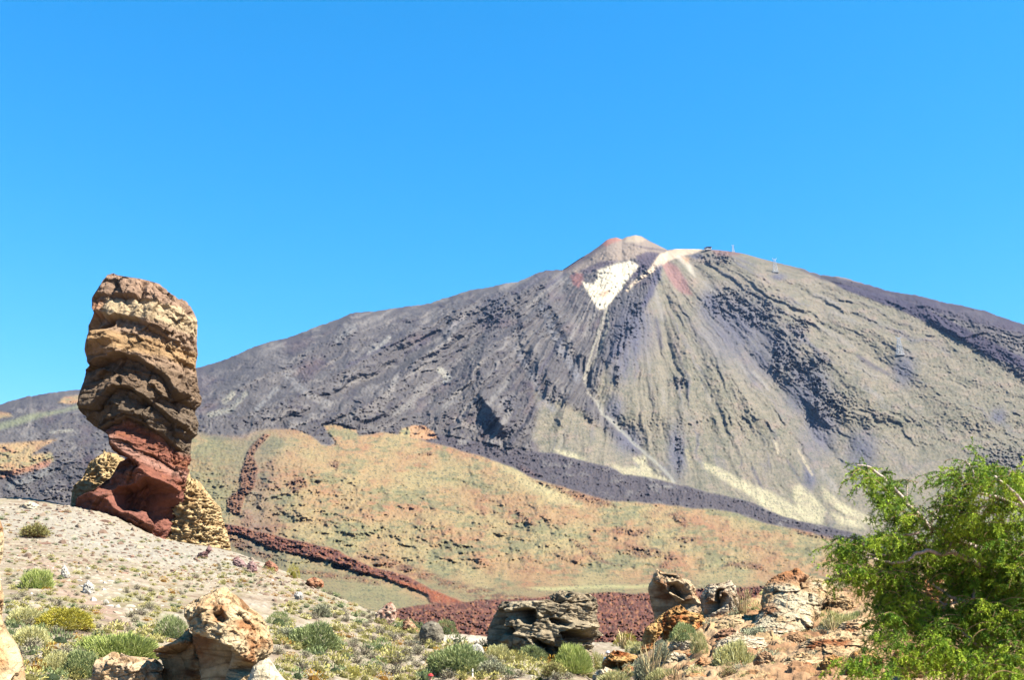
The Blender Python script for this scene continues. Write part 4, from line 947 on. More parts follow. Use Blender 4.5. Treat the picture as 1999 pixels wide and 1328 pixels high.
SM = [
 ('boulder','orange boulder with a rounded top below the hollow tan boulder',[(1286,1240),(1290,1215),(1296,1203),(1301,1196),(1312,1188),(1325,1183),(1334,1187),(1341,1194),(1356,1197),(1370,1201),(1376,1213),(1377,1228),(1366,1250),(1340,1262),(1300,1262)],26.5,OR),
 ('boulder','narrow orange boulder wedged left of the rounded orange boulder',[(1271,1221),(1278,1212),(1288,1203),(1298,1197),(1302,1204),(1298,1214),(1292,1226),(1286,1236),(1274,1236)],27.2,OR),
 ('boulder','yellow orange block overhanging its dark left side at the left edge of the mound',[(1260,1226),(1270,1220),(1290,1220),(1294,1230),(1288,1242),(1280,1250),(1273,1262),(1258,1266),(1254,1250)],25.3,OR),
 ('slab','smooth pale slab between the two grey-green bushes on the mound',[(1304,1264),(1310,1254),(1318,1248),(1340,1246),(1356,1248),(1361,1255),(1352,1266),(1343,1280),(1330,1292),(1304,1290)],22.8,PL),
 ('boulder','cracked orange boulder with square dark hollow at the left foot of the mound',[(1175,1294),(1184,1282),(1198,1272),(1208,1274),(1220,1274),(1234,1279),(1246,1282),(1248,1292),(1243,1306),(1236,1330),(1180,1335)],24.2,OR),
 ('boulder','small orange boulder leaning beside dry stalks on the mound edge',[(1248,1278),(1252,1264),(1262,1259),(1273,1258),(1274,1266),(1268,1276),(1262,1290),(1250,1290)],24.6,OR),
 ('slab','pale broken slab above the bottom edge left of the reddish boulder',[(1280,1298),(1288,1288),(1296,1280),(1308,1276),(1322,1275),(1340,1279),(1338,1292),(1326,1304),(1310,1312),(1284,1312)],20.8,PL),
 ('boulder','reddish orange pointed boulder at the bottom of the mound',[(1354,1300),(1360,1292),(1367,1286),(1378,1286),(1386,1294),(1394,1306),(1400,1330),(1396,1345),(1350,1345)],18.6,((206,138,86),(218,168,120),(150,84,50),(60,32,20))),
 ('boulder','pale block with dark cleft left of the reddish pointed boulder',[(1328,1314),(1334,1306),(1344,1300),(1356,1298),(1358,1306),(1350,1316),(1350,1345),(1326,1345)],18.9,PL),
 ('boulder','low pale yellow rock at the bottom edge below the cracked orange boulder',[(1158,1318),(1168,1309),(1184,1306),(1204,1310),(1222,1318),(1226,1350),(1150,1350)],22.0,PL),
 ('boulder','rusty rock patch peeping from under the big dry bush on the mound',[(1386,1250),(1396,1238),(1412,1230),(1430,1229),(1446,1236),(1448,1256),(1400,1266)],24.0,((170,110,80),(196,150,116),(120,70,48),(60,36,24))),
 ('boulder','tan rock with a shaded face right of the large yellow-green bush',[(1470,1292),(1480,1278),(1494,1272),(1506,1276),(1512,1290),(1508,1310),(1474,1312)],20.2,((204,150,104),(224,184,140),(160,100,62),(80,48,30))),
 ('boulder','orange rock shelf casting a black hollow under the hanging tree branch',[(1600,1296),(1612,1285),(1626,1280),(1640,1284),(1646,1300),(1650,1350),(1620,1350),(1606,1320)],16.2,OR),
 ('boulder','crumbly orange rock low on the right behind the tree twigs',[(1652,1300),(1662,1276),(1684,1268),(1704,1272),(1722,1290),(1730,1350),(1650,1350)],15.2,OR),
 ('boulder','brown rock above the dry twigs on the lower mound',[(1530,1250),(1542,1240),(1560,1238),(1572,1244),(1574,1258),(1556,1266),(1534,1264)],23.5,((176,128,88),(206,164,120),(130,84,54),(60,40,26))),
 ('boulder','tan rock block in the shade right of the pale dome',[(1596,1196),(1606,1172),(1624,1164),(1646,1164),(1664,1172),(1668,1196),(1640,1206)],31.5,((222,176,120),(236,202,152),(176,118,70),(90,54,32))),
 ('boulder','orange rock seen through the middle of the tree',[(1745,1190),(1760,1150),(1790,1128),(1830,1126),(1860,1150),(1884,1190),(1880,1230),(1750,1230)],27.0,((226,178,128),(240,206,160),(188,124,76),(90,54,32))),
 ('boulder','orange rock showing under the lowest tree branches',[(1730,1310),(1748,1275),(1772,1262),(1800,1268),(1812,1290),(1820,1350),(1728,1350)],14.6,OR),
 ('boulder','small tan rock left of the green sprig under the pale dome',[(1440,1238),(1452,1224),(1470,1220),(1484,1226),(1486,1240),(1462,1248)],26.0,((214,160,108),(230,190,140),(160,100,62),(80,48,30))),

 ('outcrop','broken tan ledge above the large yellow-green bush',[(1388,1280),(1392,1262),(1408,1248),(1430,1240),(1462,1241),(1490,1246),(1502,1262),(1494,1282)],23.0,PL),
 ('outcrop','long craggy ledge between the pale dome and the tree',[(1556,1296),(1562,1264),(1580,1248),(1616,1240),(1660,1240),(1694,1248),(1706,1270),(1700,1298)],21.0,PL2),
 ('outcrop','cracked tan ledge low on the mound right of the grey bushy shrub',[(1512,1324),(1518,1300),(1534,1284),(1562,1276),(1596,1280),(1614,1298),(1612,1324)],17.6,PL2),
 ('outcrop','rough orange shelf right below the tan rock in the shade',[(1622,1262),(1628,1236),(1646,1216),(1684,1207),(1726,1212),(1750,1236),(1752,1262)],26.0,PL2),
 ('outcrop','pale stepped ledge at the foot of the pale dome',[(1458,1262),(1466,1240),(1488,1227),(1526,1221),(1560,1230),(1572,1248),(1566,1262)],24.6,PL),
 ('outcrop','tan ledge at the bottom left of the mound beside dry stalks',[(1222,1324),(1232,1306),(1254,1298),(1280,1304),(1294,1324)],19.8,PL2),
 ('outcrop','low broken ledge behind the dry stalks under the split boulders',[(1376,1238),(1384,1218),(1410,1206),(1448,1200),(1486,1206),(1494,1226),(1486,1240)],28.0,PL2),
]
for k, (nm, lb, poly, Yc, cc) in enumerate(SM):
    rock(nm, lb, {'boulder': 'boulder', 'outcrop': 'rock outcrop'}.get(nm, 'rock slab'), poly, Yc, tan_color(*cc), depth=.95, nr=90, na=150, amp=.05, chunk=.10 if nm != 'outcrop' else .06, fs=4.5 if nm != 'outcrop' else 7, lean=0 if nm != 'outcrop' else .7, seed=40 + k, top_round=.25,
         relief=hollow([[(1180,1292),(1200,1292),(1200,1302),(1181,1304)], [(1205,1292),(1212,1292),(1212,1312),(1206,1312)], [(1228,1290),(1246,1288),(1240,1320),(1226,1320)], [(1255,1232),(1266,1232),(1270,1262),(1252,1266)], [(1283,1218),(1290,1232),(1280,1246)], [(1334,1316),(1342,1310),(1344,1340),(1334,1345)]], [.25, .25, .3, .3, .2, .3], 2, 1))
FAR_R = [
 ('rock','pale flat rock lying on the skyline of the scree slope at far left',[(38,994),(40,987),(48,982),(58,980),(68,982),(76,988),(76,996),(40,998)],112.0,((226,210,176),(238,226,198),(196,176,140),(120,100,80))),
 ('rock','dusky pink rock, first of the row down the slope right of the yellow buttress',[(453,1100),(457,1090),(464,1088),(472,1093),(482,1103),(480,1114),(466,1112)],92.0,((178,140,134),(190,156,148),(150,110,104),(90,66,62))),
 ('rock','second dusky pink rock of the row below the yellow buttress',[(482,1112),(484,1100),(492,1096),(500,1102),(503,1114),(496,1122),(484,1118)],90.0,((178,140,134),(190,156,148),(150,110,104),(90,66,62))),
 ('rock','small purple rocks heap at the foot of the yellow buttress',[(384,1090),(388,1080),(400,1078),(408,1064),(413,1074),(406,1084),(404,1094),(392,1096)],97.0,((156,116,110),(176,140,132),(120,88,84),(70,50,48))),
 ('rock','rusty red rock standing on the slope left of the lone round bush',[(515,1108),(519,1098),(526,1095),(536,1100),(543,1108),(542,1118),(520,1118)],88.0,((186,126,98),(206,150,120),(140,88,68),(70,44,36))),
 ('rock','rusty orange slab tilted on the slope just right of the lone round bush',[(594,1142),(600,1132),(612,1128),(626,1132),(633,1140),(630,1148),(614,1150),(600,1152)],82.0,((200,132,96),(216,160,120),(140,84,60),(50,30,24))),
 ('rock','pointed pinkish rock, tallest of the group at the end of the slope',[(732,1214),(734,1198),(745,1188),(756,1178),(764,1176),(772,1186),(774,1204),(768,1222),(756,1228),(740,1218)],64.0,((204,160,134),(226,194,168),(170,116,92),(90,56,44))),
 ('rock','brown wedge rock right of the pointed pinkish rock',[(785,1226),(788,1214),(796,1207),(806,1216),(816,1228),(820,1240),(806,1238),(790,1234)],63.0,((186,132,100),(212,170,132),(130,84,60),(60,38,28))),
 ('rock','pale tilted slab casting a black shadow among golden cushions on the slope',[(574,1164),(578,1156),(588,1156),(593,1166),(590,1176),(578,1174)],70.0,((214,206,190),(228,222,206),(180,168,148),(110,98,84))),
 ('rock','leaning white rock with a black shadow edge on the left of the slope',[(120,1124),(121,1108),(126,1103),(132,1112),(138,1126),(132,1134),(124,1132)],52.0,((224,214,190),(238,230,210),(190,174,146),(110,98,84))),
 ('rock','large whitish rock in the pale stone run at left',[(162,1158),(164,1142),(172,1134),(182,1142),(186,1158),(178,1166),(166,1164)],50.0,((226,218,198),(238,232,214),(196,184,160),(120,108,94))),
]
for k, (nm, lb, poly, Yc, cc) in enumerate(FAR_R):
    p = np.array(poly, float); um = p[:, 0].mean(); vb = p[:, 1].max() - 2
    g = cast([um], [vb])[0]
    if not np.isnan(g[0]): Yc = g[1]
    rock(nm, lb, 'rock', poly, Yc, tan_color(*cc), depth=.8, nr=40, na=64, amp=.06, chunk=.09, seed=80 + k, top_round=.3)

# ================================================================== PLANTS AND LOOSE STONES
def plant_mat(name, var=0.16, trans=0.25):
    m = bpy.data.materials.new(name); m.use_nodes = True
    n, l = m.node_tree.nodes, m.node_tree.links
    b = n['Principled BSDF']; b.inputs['Roughness'].default_value = 0.8
    b.inputs['Specular IOR Level'].default_value = 0.15
    at = n.new('ShaderNodeAttribute'); at.attribute_name = 'Col'
    oi = n.new('ShaderNodeObjectInfo')
    r = n.new('ShaderNodeMapRange'); r.inputs['To Min'].default_value = 1 - var; r.inputs['To Max'].default_value = 1 + var
    l.new(oi.outputs['Random'], r.inputs['Value'])
    x = n.new('ShaderNodeMix'); x.data_type = 'RGBA'; x.blend_type = 'MULTIPLY'; x.inputs['Factor'].default_value = 1
    l.new(at.outputs['Color'], x.inputs['A']); l.new(r.outputs['Result'], x.inputs['B'])
    l.new(x.outputs['Result'], b.inputs['Base Color'])
    tr = n.new('ShaderNodeBsdfTranslucent'); l.new(x.outputs['Result'], tr.inputs['Color'])
    mx = n.new('ShaderNodeMixShader'); mx.inputs['Fac'].default_value = trans
    l.new(b.outputs['BSDF'], mx.inputs[1]); l.new(tr.outputs['BSDF'], mx.inputs[2])
    l.new(mx.outputs['Shader'], n['Material Output'].inputs['Surface'])
    return m
mat_plant = plant_mat('shrub leaves')
mat_twig = plant_mat('dry twigs', trans=0.05)

def blades(base, direc, length, width, c_lo, c_hi, rng, curve=0.0):
    """tapered quads; base (n,3), direc (n,3)"""
    n = len(base)
    direc = direc / (np.linalg.norm(direc, axis=1, keepdims=True) + 1e-9)
    s = np.cross(direc, rng.normal(size=(n, 3))); s /= np.linalg.norm(s, axis=1, keepdims=True) + 1e-9
    L = length[:, None]; w = width[:, None] / 2
    tip = base + direc * L; tip[:, 2] -= curve * length
    V_ = np.stack([base - s * w * .7, base + s * w * .7, tip + s * w * .55, tip - s * w * .55], 1)
    cc = np.stack([c_lo, c_lo, c_hi, c_hi], 1)
    return V_.reshape(-1, 3), np.arange(n * 4).reshape(-1, 4), cc.reshape(-1, 3)
def dome_shrub(rng, H=0.8, n=160, bl=0.16, bw=0.07, lo=(90,96,56), hi=(196,194,120), spread=0.9, lumps=7, core=True, upright=0.3, jitter=.25, tint=None):
    """unit-radius bush: lumpy dome of leaf clumps"""
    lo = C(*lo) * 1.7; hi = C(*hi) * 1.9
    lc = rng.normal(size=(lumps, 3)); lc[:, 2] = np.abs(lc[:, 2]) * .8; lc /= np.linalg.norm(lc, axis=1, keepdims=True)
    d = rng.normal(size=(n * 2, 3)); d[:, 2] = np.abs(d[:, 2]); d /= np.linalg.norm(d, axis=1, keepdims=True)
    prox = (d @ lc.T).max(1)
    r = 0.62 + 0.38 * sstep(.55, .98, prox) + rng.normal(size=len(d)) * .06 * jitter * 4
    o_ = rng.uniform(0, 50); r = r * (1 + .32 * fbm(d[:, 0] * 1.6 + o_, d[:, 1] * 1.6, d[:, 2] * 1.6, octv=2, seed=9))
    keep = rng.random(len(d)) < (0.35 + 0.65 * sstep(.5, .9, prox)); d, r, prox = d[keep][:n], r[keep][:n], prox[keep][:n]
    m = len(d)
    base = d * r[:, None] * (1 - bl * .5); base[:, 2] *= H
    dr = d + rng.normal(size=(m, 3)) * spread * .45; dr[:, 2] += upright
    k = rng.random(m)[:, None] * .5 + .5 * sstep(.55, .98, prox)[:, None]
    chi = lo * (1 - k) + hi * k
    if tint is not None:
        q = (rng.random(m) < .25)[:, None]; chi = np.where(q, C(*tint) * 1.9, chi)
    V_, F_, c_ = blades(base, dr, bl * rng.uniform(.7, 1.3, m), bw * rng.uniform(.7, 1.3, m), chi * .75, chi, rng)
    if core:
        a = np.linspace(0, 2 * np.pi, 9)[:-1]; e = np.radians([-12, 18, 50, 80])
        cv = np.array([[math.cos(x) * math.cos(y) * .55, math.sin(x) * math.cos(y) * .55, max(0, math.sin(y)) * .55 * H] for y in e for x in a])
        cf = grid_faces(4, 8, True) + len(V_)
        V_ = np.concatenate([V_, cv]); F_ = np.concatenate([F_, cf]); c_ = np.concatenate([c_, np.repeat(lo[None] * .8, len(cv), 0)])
    return V_, F_, c_
def twig_shrub(rng, H=.8, n=150, lo=(96,84,72), hi=(170,160,136), bl=.55, bw=.022, tips=True, tipc=(186,190,136)):
    d = rng.normal(size=(n, 3)); d[:, 2] = np.abs(d[:, 2]) + .35; d /= np.linalg.norm(d, axis=1, keepdims=True)
    base = d * rng.uniform(.05, .45, n)[:, None]; base[:, 2] *= H
    k = rng.random(n)[:, None]; c = 1.7 * (C(*lo) * (1 - k) + C(*hi) * k)
    V_, F_, c_ = blades(base, d + rng.normal(size=(n, 3)) * .25, bl * rng.uniform(.6, 1.2, n), np.full(n, bw), c * .8, c, rng)
    if tips:
        m = n * 2; j = rng.integers(0, n, m)
        b2 = base[j] + d[j] * (bl * rng.uniform(.6, 1.05, m))[:, None]
        k = rng.random(m)[:, None]; c2 = 1.7 * C(*tipc) * (.7 + .5 * k)
        V2, F2_, c2_ = blades(b2 + rng.normal(size=(m, 3)) * .05, d[j] + rng.normal(size=(m, 3)) * .5, np.full(m, .12), np.full(m, bw * 1.9), c2 * .8, c2, rng)
        V_ = np.concatenate([V_, V2]); c_ = np.concatenate([c_, c2_]); F_ = np.arange(len(V_)).reshape(-1, 4)
    V_[:, 2] = np.maximum(V_[:, 2], -.05) 
    return V_, F_, c_
def grass_tuft(rng, n=60, lo=(150,124,78), hi=(226,204,150), bw=.02, spread=.35, H=1.0):
    base = rng.normal(size=(n, 3)) * .12; base[:, 2] = 0
    d = rng.normal(size=(n, 3)) * spread; d[:, 2] = 1
    k = rng.random(n)[:, None]; c = 1.7 * (C(*lo) * (1 - k) + C(*hi) * k)
    return blades(base, d, H * rng.uniform(.6, 1.1, n), np.full(n, bw), c * .8, c, rng)

# ---- scatter positions: darts thrown over the photographed ground, kept apart, then placed where the sight line meets it
def darts(poly, gap, n, rng, avoid=()):
    p = np.asarray(poly, float); lo, hi = p.min(0), p.max(0)
    out = []; grid = {}
    uu = rng.uniform(lo[0], hi[0], n); vv = rng.uniform(lo[1], hi[1], n)
    ok = inside(uu, vv, p)
    for u, v in zip(uu[ok], vv[ok]):
        g = gap(u, v)
        key = (int(u // 24), int(v // 24)); bad = False
        for a in (-1, 0, 1):
            for b in (-1, 0, 1):
                for (x, y, gg) in grid.get((key[0] + a, key[1] + b), ()):
                    if ((x - u) / 1.25) ** 2 + ((y - v) * 1.5) ** 2 < (g + gg) ** 2 / 4: bad = True; break
                if bad: break
            if bad: break
        if bad: continue
        for lo2, hi2 in avoid:
            if lo2[0] < u < hi2[0] and lo2[1] < v < hi2[1]: bad = True; break
        if bad: continue
        grid.setdefault(key, []).append((u, v, g)); out.append((u, v, g))
    return np.array(out)
rngp = np.random.default_rng(41)
FLAT = [(0,1075),(60,1080),(150,1100),(300,1120),(420,1100),(520,1112),(620,1150),(700,1185),(790,1215),(870,1258),(960,1262),(1010,1282),(1160,1292),(1200,1280),(1195,1332),(0,1332)]
def gap1(u, v):
    f = np.clip((v - 1090) / 240, 0, 1)
    return 5.5 + 11 * f + 5 * (u < 300) * f + rngp.uniform(-2.5, 5)
AV = [((358,1160),(535,1328)), ((296,1262),(365,1328)), ((820,1215),(868,1262)), ((185,1288),(318,1328)), ((0,1040),(14,1328)), ((948,1180),(1178,1276)), ((572,1212),(655,1268)), ((300,1200),(360,1240))]
dl = darts(FLAT, gap1, 60000, rngp, AV)
pos = cast(dl[:, 0], dl[:, 1])
okp = ~np.isnan(pos[:, 0]); dl, pos = dl[okp], pos[okp]
yy = dl[:, 1]; uu_ = dl[:, 0]
bare = fbm(uu_ / 60, yy / 24, octv=2, seed=141)
pinkz = pmask(uu_, yy, [(60,1090),(110,1095),(170,1150),(230,1190),(260,1240),(290,1270),(230,1240),(150,1185),(90,1150),(50,1120)], 6)
dens = sstep(1085, 1215, yy + 18 * bare + 60 * sstep(560, 760, uu_)) * (1 - .8 * pinkz)
dens = np.maximum(dens, .48)
stonez = np.maximum(pmask(uu_, yy, [(110,1090),(200,1130),(250,1170),(300,1215),(240,1210),(180,1170),(120,1130)], 12), 0)
rv = rngp.random(len(dl))
isplant = rv < dens * (1 - .55 * stonez)
sizes = dl[:, 2] * pos[:, 1] / FPX * (.68 + .30 * sstep(1150, 1260, dl[:, 1]))
kindr = rngp.random(len(dl))
gold_p = .10 + .24 * sstep(1230, 1130, yy) * sstep(200, 420, uu_)
kind = np.where(kindr < gold_p, 1, np.where(kindr < gold_p + .24, 2, np.where(kindr < gold_p + .24 + .14, 3, 0)))

def protos(fn, k): return [fn(np.random.default_rng(900 + 17 * i)) for i in range(k)]
PK = {
 0: ('cushion_shrub', 'low pale yellow-green cushion shrub', 'pale cushion shrubs on the slope', 'shrub',
     protos(lambda r: dome_shrub(r, H=.75, n=150, bl=.22, bw=.10, lo=(104,98,50), hi=(206,196,112), tint=(228,216,140)), 6)),
 1: ('golden_shrub', 'small golden yellow cushion shrub', 'golden cushion shrubs on the slope', 'shrub',
     protos(lambda r: dome_shrub(r, H=.7, n=130, bl=.15, bw=.10, lo=(120,84,30), hi=(206,160,62), tint=(222,184,96), lumps=12), 4)),
 2: ('dry_shrub', 'dry grey-brown twiggy shrub', 'dry grey shrubs on the slope', 'shrub',
     protos(lambda r: twig_shrub(r, H=.75, n=110, bw=.05, lo=(104,92,82), hi=(176,162,140), tipc=(168,160,124)), 5)),
 3: ('green_shrub', 'small grey-green leafy shrub', 'grey-green shrubs on the slope', 'shrub',
     protos(lambda r: dome_shrub(r, H=.85, n=170, bl=.24, bw=.08, lo=(60,72,44), hi=(152,166,104), upright=.6, tint=(178,190,134)), 5)),
}
MARKS = [(60,1050,'near the high brown and green bush at far left'),(150,1130,'near the pale stone run on the left'),(60,1200,'left of the sprawling olive bush'),(100,1290,'around the bushes at the bottom left'),(250,1090,'below the scree at the tower foot'),(250,1190,'above the round blue-green bush'),
 (260,1250,'around the round blue-green bush'),(420,1120,'below the yellow buttress'),(450,1150,'above the big pitted boulder'),(560,1170,'below the lone round olive bush'),(560,1220,'right of the big pitted boulder'),(620,1200,'above the wide dark grey-green bush'),(600,1300,'below the wide dark grey-green bush'),(700,1230,'left of the pointed pinkish rock'),(730,1290,'right of the wide dark grey-green bush'),
 (760,1250,'below the pointed pinkish rock'),(830,1290,'below the round grey boulder'),(900,1260,'beside the pale whitish boulder'),(1000,1300,'below the grey outcrop'),(1120,1300,'below the right end of the grey outcrop'),(1160,1310,'left of the cracked orange boulder'),(700,1200,'along the lower skyline of the slope'),(500,1110,'beside the dusky pink rocks')]
def where(u, v):
    return min(MARKS, key=lambda m_: (m_[0] - u) ** 2 + 4 * (m_[1] - v) ** 2)[2]
MM = [(1230,1260,'at the left edge of the mound'),(1290,1290,'near the smooth pale slab'),(1360,1220,'near the split pale boulder'),(1380,1290,'near the reddish pointed boulder'),(1450,1250,'near the tallest dry bush'),(1440,1310,'beside the large yellow-green bush'),(1520,1300,'right of the grey bushy shrub'),(1540,1240,'at the foot of the pale dome'),(1640,1200,'right of the pale dome'),(1640,1290,'by the lowest tree twigs'),(1750,1250,'behind the tree'),(1900,1250,'behind the right of the tree')]
def where_m(u, v):
    return min(MM, key=lambda m_: (m_[0] - u) ** 2 + 3 * (m_[1] - v) ** 2)[2]
def place(me, name, p, s, rot, rng, sz=1.0, label=None, cat=None, group=None, sink=.04):
    o = bpy.data.objects.new(name, me); col.objects.link(o)
    o.location = (p[0], p[1], p[2] - sink * s); o.rotation_euler = (0, 0, rot); o.scale = (s, s * rng.uniform(.85, 1.15), s * sz)
    return tag(o, label, cat, group)
def merged(name, items, protos_, mats, label, cat=None):
    """many small ones as one object: items = (prototype, position, size, turn, height)"""
    Vs, Fs, Cs, n0 = [], [], [], 0
    for k, p, s, a, h in items:
        V_, F_, c_ = protos_[k]
        ca_, sa_ = math.cos(a), math.sin(a)
        x = V_[:, 0] * ca_ - V_[:, 1] * sa_; y = V_[:, 0] * sa_ + V_[:, 1] * ca_
        Vs.append(np.stack([x * s + p[0], y * s + p[1], V_[:, 2] * s * h + p[2] - .04 * s], -1))
        Fs.append(F_ + n0); Cs.append(c_ * RNG.uniform(.85, 1.15)); n0 += len(V_)
    me = new_mesh(name, np.concatenate(Vs), np.concatenate(Fs), np.concatenate(Cs), False, mats)
    o = link(name, me); tag(o, label, cat, kind='stuff'); return o
STUFFN = {0: ('cushion_scrub', 'mass of low pale cushion shrubs covering the slope'), 1: ('golden_scrub', 'scatter of tiny golden cushions'), 2: ('dry_scrub', 'scatter of small dry grey shrubs'), 3: ('green_scrub', 'scatter of small green shrubs')}
for kk, (nm, lb, grp, cat, pr) in PK.items():
    idx = np.where(isplant & (kind == kk))[0]
    scr = dl[idx, 2]; order = idx[np.argsort(-scr)]
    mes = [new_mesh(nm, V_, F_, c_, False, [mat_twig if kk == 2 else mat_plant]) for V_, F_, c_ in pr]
    for i in order[:290]:
        place(mes[RNG.integers(len(mes))], nm, pos[i], sizes[i] * RNG.uniform(.95, 1.35), RNG.uniform(0, 6.28), RNG, RNG.uniform(.8, 1.25), lb + ' ' + where(dl[i, 0], dl[i, 1]), cat, grp)
    rest = [(RNG.integers(len(pr)), pos[i], sizes[i] * RNG.uniform(.9, 1.3), RNG.uniform(0, 6.28), RNG.uniform(.8, 1.2)) for i in order[290:]]
    if rest: merged(STUFFN[kk][0], rest, pr, [mat_plant], STUFFN[kk][1])

# ---- loose stones
def stone_mesh(rng, sub=2, flat=.6):
    import bmesh
    bm = bmesh.new(); bmesh.ops.create_icosphere(bm, subdivisions=sub, radius=1)
    V_ = np.array([v.co[:] for v in bm.verts]); F_ = np.array([[v.index for v in f.verts] for f in bm.faces]); bm.free()
    for _ in range(9):       # cut flat facets
        nrm = rng.normal(size=3); nrm /= np.linalg.norm(nrm); k = rng.uniform(.45, .8)
        d = V_ @ nrm; over = np.maximum(d - k, 0); V_ = V_ - over[:, None] * nrm
    V_ *= rng.uniform(.7, 1.25, 3); V_[:, 2] *= flat
    V_ += .05 * fbm(V_[:, 0:1] * 3, V_[:, 1:2] * 3, V_[:, 2:3] * 3, octv=2, seed=int(rng.integers(200)))
    return V_, F_
stone_p = []
for i in range(9):
    V_, F_ = stone_mesh(np.random.default_rng(300 + i), 2, [.45, .6, .8][i % 3])
    base = [(214,202,176), (224,216,196), (188,166,142), (176,140,118), (206,190,160), (150,124,104), (226,218,200), (196,180,150), (160,140,122)][i]
    c_ = np.zeros((len(V_), 3)) + C(*base) * (1 + .12 * gnoise(V_[:, 0] * 3, V_[:, 1] * 3, V_[:, 2] * 3)[:, None])
    stone_p.append((V_, F_, c_))
stone_me = [new_mesh('stone', V_, F_, c_, False, [mat_stone]) for V_, F_, c_ in stone_p]
idx = np.where(~isplant)[0]
ssz = sizes[idx] * RNG.uniform(.35, .85, len(idx)); ssz *= np.where(stonez[idx] > .3, 2.1, 1.1)
order = idx[np.argsort(-ssz / pos[idx, 1])]; sz_of = dict(zip(idx, ssz))
for i in order[:270]:
    k = RNG.integers(len(stone_me))
    if stonez[i] > .3: k = [0, 1, 4, 6][k % 4]
    o = place(stone_me[k], 'stone', pos[i], sz_of[i], RNG.uniform(0, 6.28), RNG, 1, 'loose angular stone ' + where(dl[i, 0], dl[i, 1]), 'stone', 'loose stones on the slope', sink=.15)
rub = [(RNG.integers(9), pos[i], sz_of[i], RNG.uniform(0, 6.28), 1) for i in order[270:]]
# finer rubble on the scree under the tower and between the plants
SCR = [(0,988),(75,984),(150,993),(230,1014),(300,1048),(450,1079),(560,1121),(640,1160),(600,1180),(300,1130),(0,1100)]
d2 = darts(SCR, lambda u, v: 3.6 + RNG.uniform(0, 5), 42000, RNG)
p2 = cast(d2[:, 0], d2[:, 1]); g2 = ~np.isnan(p2[:, 0]); d2, p2 = d2[g2], p2[g2]
rub += [(RNG.choice([0, 2, 3, 4, 5, 7, 8]), p2[i], d2[i, 2] * p2[i, 1] / FPX * RNG.uniform(.25, .95) * (1.6 if RNG.random() < .08 else 1), RNG.uniform(0, 6.28), 1) for i in range(len(d2))]
d3 = darts(FLAT, lambda u, v: 6 + RNG.uniform(0, 8), 8000, RNG, AV[:1])
p3 = cast(d3[:, 0], d3[:, 1]); g3 = ~np.isnan(p3[:, 0]); d3, p3 = d3[g3], p3[g3]
rub += [(RNG.integers(9), p3[i], d3[i, 2] * p3[i, 1] / FPX * RNG.uniform(.12, .34), RNG.uniform(0, 6.28), 1) for i in range(len(d3))]
merged('rubble', rub, stone_p, [mat_stone], 'fine stony rubble strewn over the slope')
# rubble of the orange mound
MND = [(1196,1328),(1200,1300),(1262,1250),(1300,1225),(1400,1205),(1480,1192),(1640,1176),(1999,1180),(1999,1328)]
d4 = darts(MND, lambda u, v: 8 + RNG.uniform(0, 18) * (v > 1230), 5000, RNG)
p4 = cast(d4[:, 0], d4[:, 1], 8, 60); g4 = ~np.isnan(p4[:, 0]); d4, p4 = d4[g4], p4[g4]
st_o = []
for i, base in enumerate([(214,160,108), (226,186,134), (182,118,74), (236,206,160), (150,96,64), (200,140,90)]):
    V_, F_ = stone_mesh(np.random.default_rng(360 + i), 4, [.7, .9, .8][i % 3]); V_ = V_ * (1 + .10 * facets(V_[:, 0:1] * 3, V_[:, 1:2] * 3, V_[:, 2:3] * 3, i) + .05 * facets(V_[:, 0:1] * 8, V_[:, 1:2] * 8, V_[:, 2:3] * 8, i)); st_o.append((V_, F_, np.zeros((len(V_), 3)) + C(*base)))
oz = d4[:, 2] * p4[:, 1] / FPX * RNG.uniform(.3, .75, len(d4)); oz = np.where(RNG.random(len(oz)) < .18, oz * 2.4, oz); od = np.argsort(-oz / p4[:, 1])
som = [new_mesh('orange_stone', V_, F_, c_, False, [mat_stone]) for V_, F_, c_ in st_o]
for i in od[:230]:
    place(som[RNG.integers(6)], 'orange_stone', p4[i], oz[i], RNG.uniform(0, 6.28), RNG, 1.1, 'loose orange stone ' + where_m(d4[i, 0], d4[i, 1]), 'stone', 'orange stones on the mound', sink=.2)
st_s = [(stone_p[i][0], stone_p[i][1], np.zeros((len(stone_p[i][0]), 3)) + st_o[i][2][0]) for i in range(6)]
d6 = darts(MND, lambda u, v: 30 + RNG.uniform(0, 20) * (v > 1240), 1500, RNG)
p6 = cast(d6[:, 0], d6[:, 1], 8, 60); g6 = ~np.isnan(p6[:, 0])
for p, d in zip(p6[g6], d6[g6]):
    s = RNG.uniform(14, 34) * (1 if d[1] > 1235 else .6) * p[1] / FPX
    place(som[RNG.integers(6)], 'orange_boulder', p, s, RNG.uniform(0, 6.28), RNG, RNG.uniform(.7, 1.15), 'rough half-buried orange boulder ' + where_m(d[0], d[1]), 'boulder', 'half-buried boulders of the mound', sink=.22)
merged('orange_rubble', [(RNG.integers(6), p4[i], oz[i], RNG.uniform(0, 6.28), 1) for i in od[230:]], st_s, [mat_stone], 'fine orange rubble of the rocky mound')

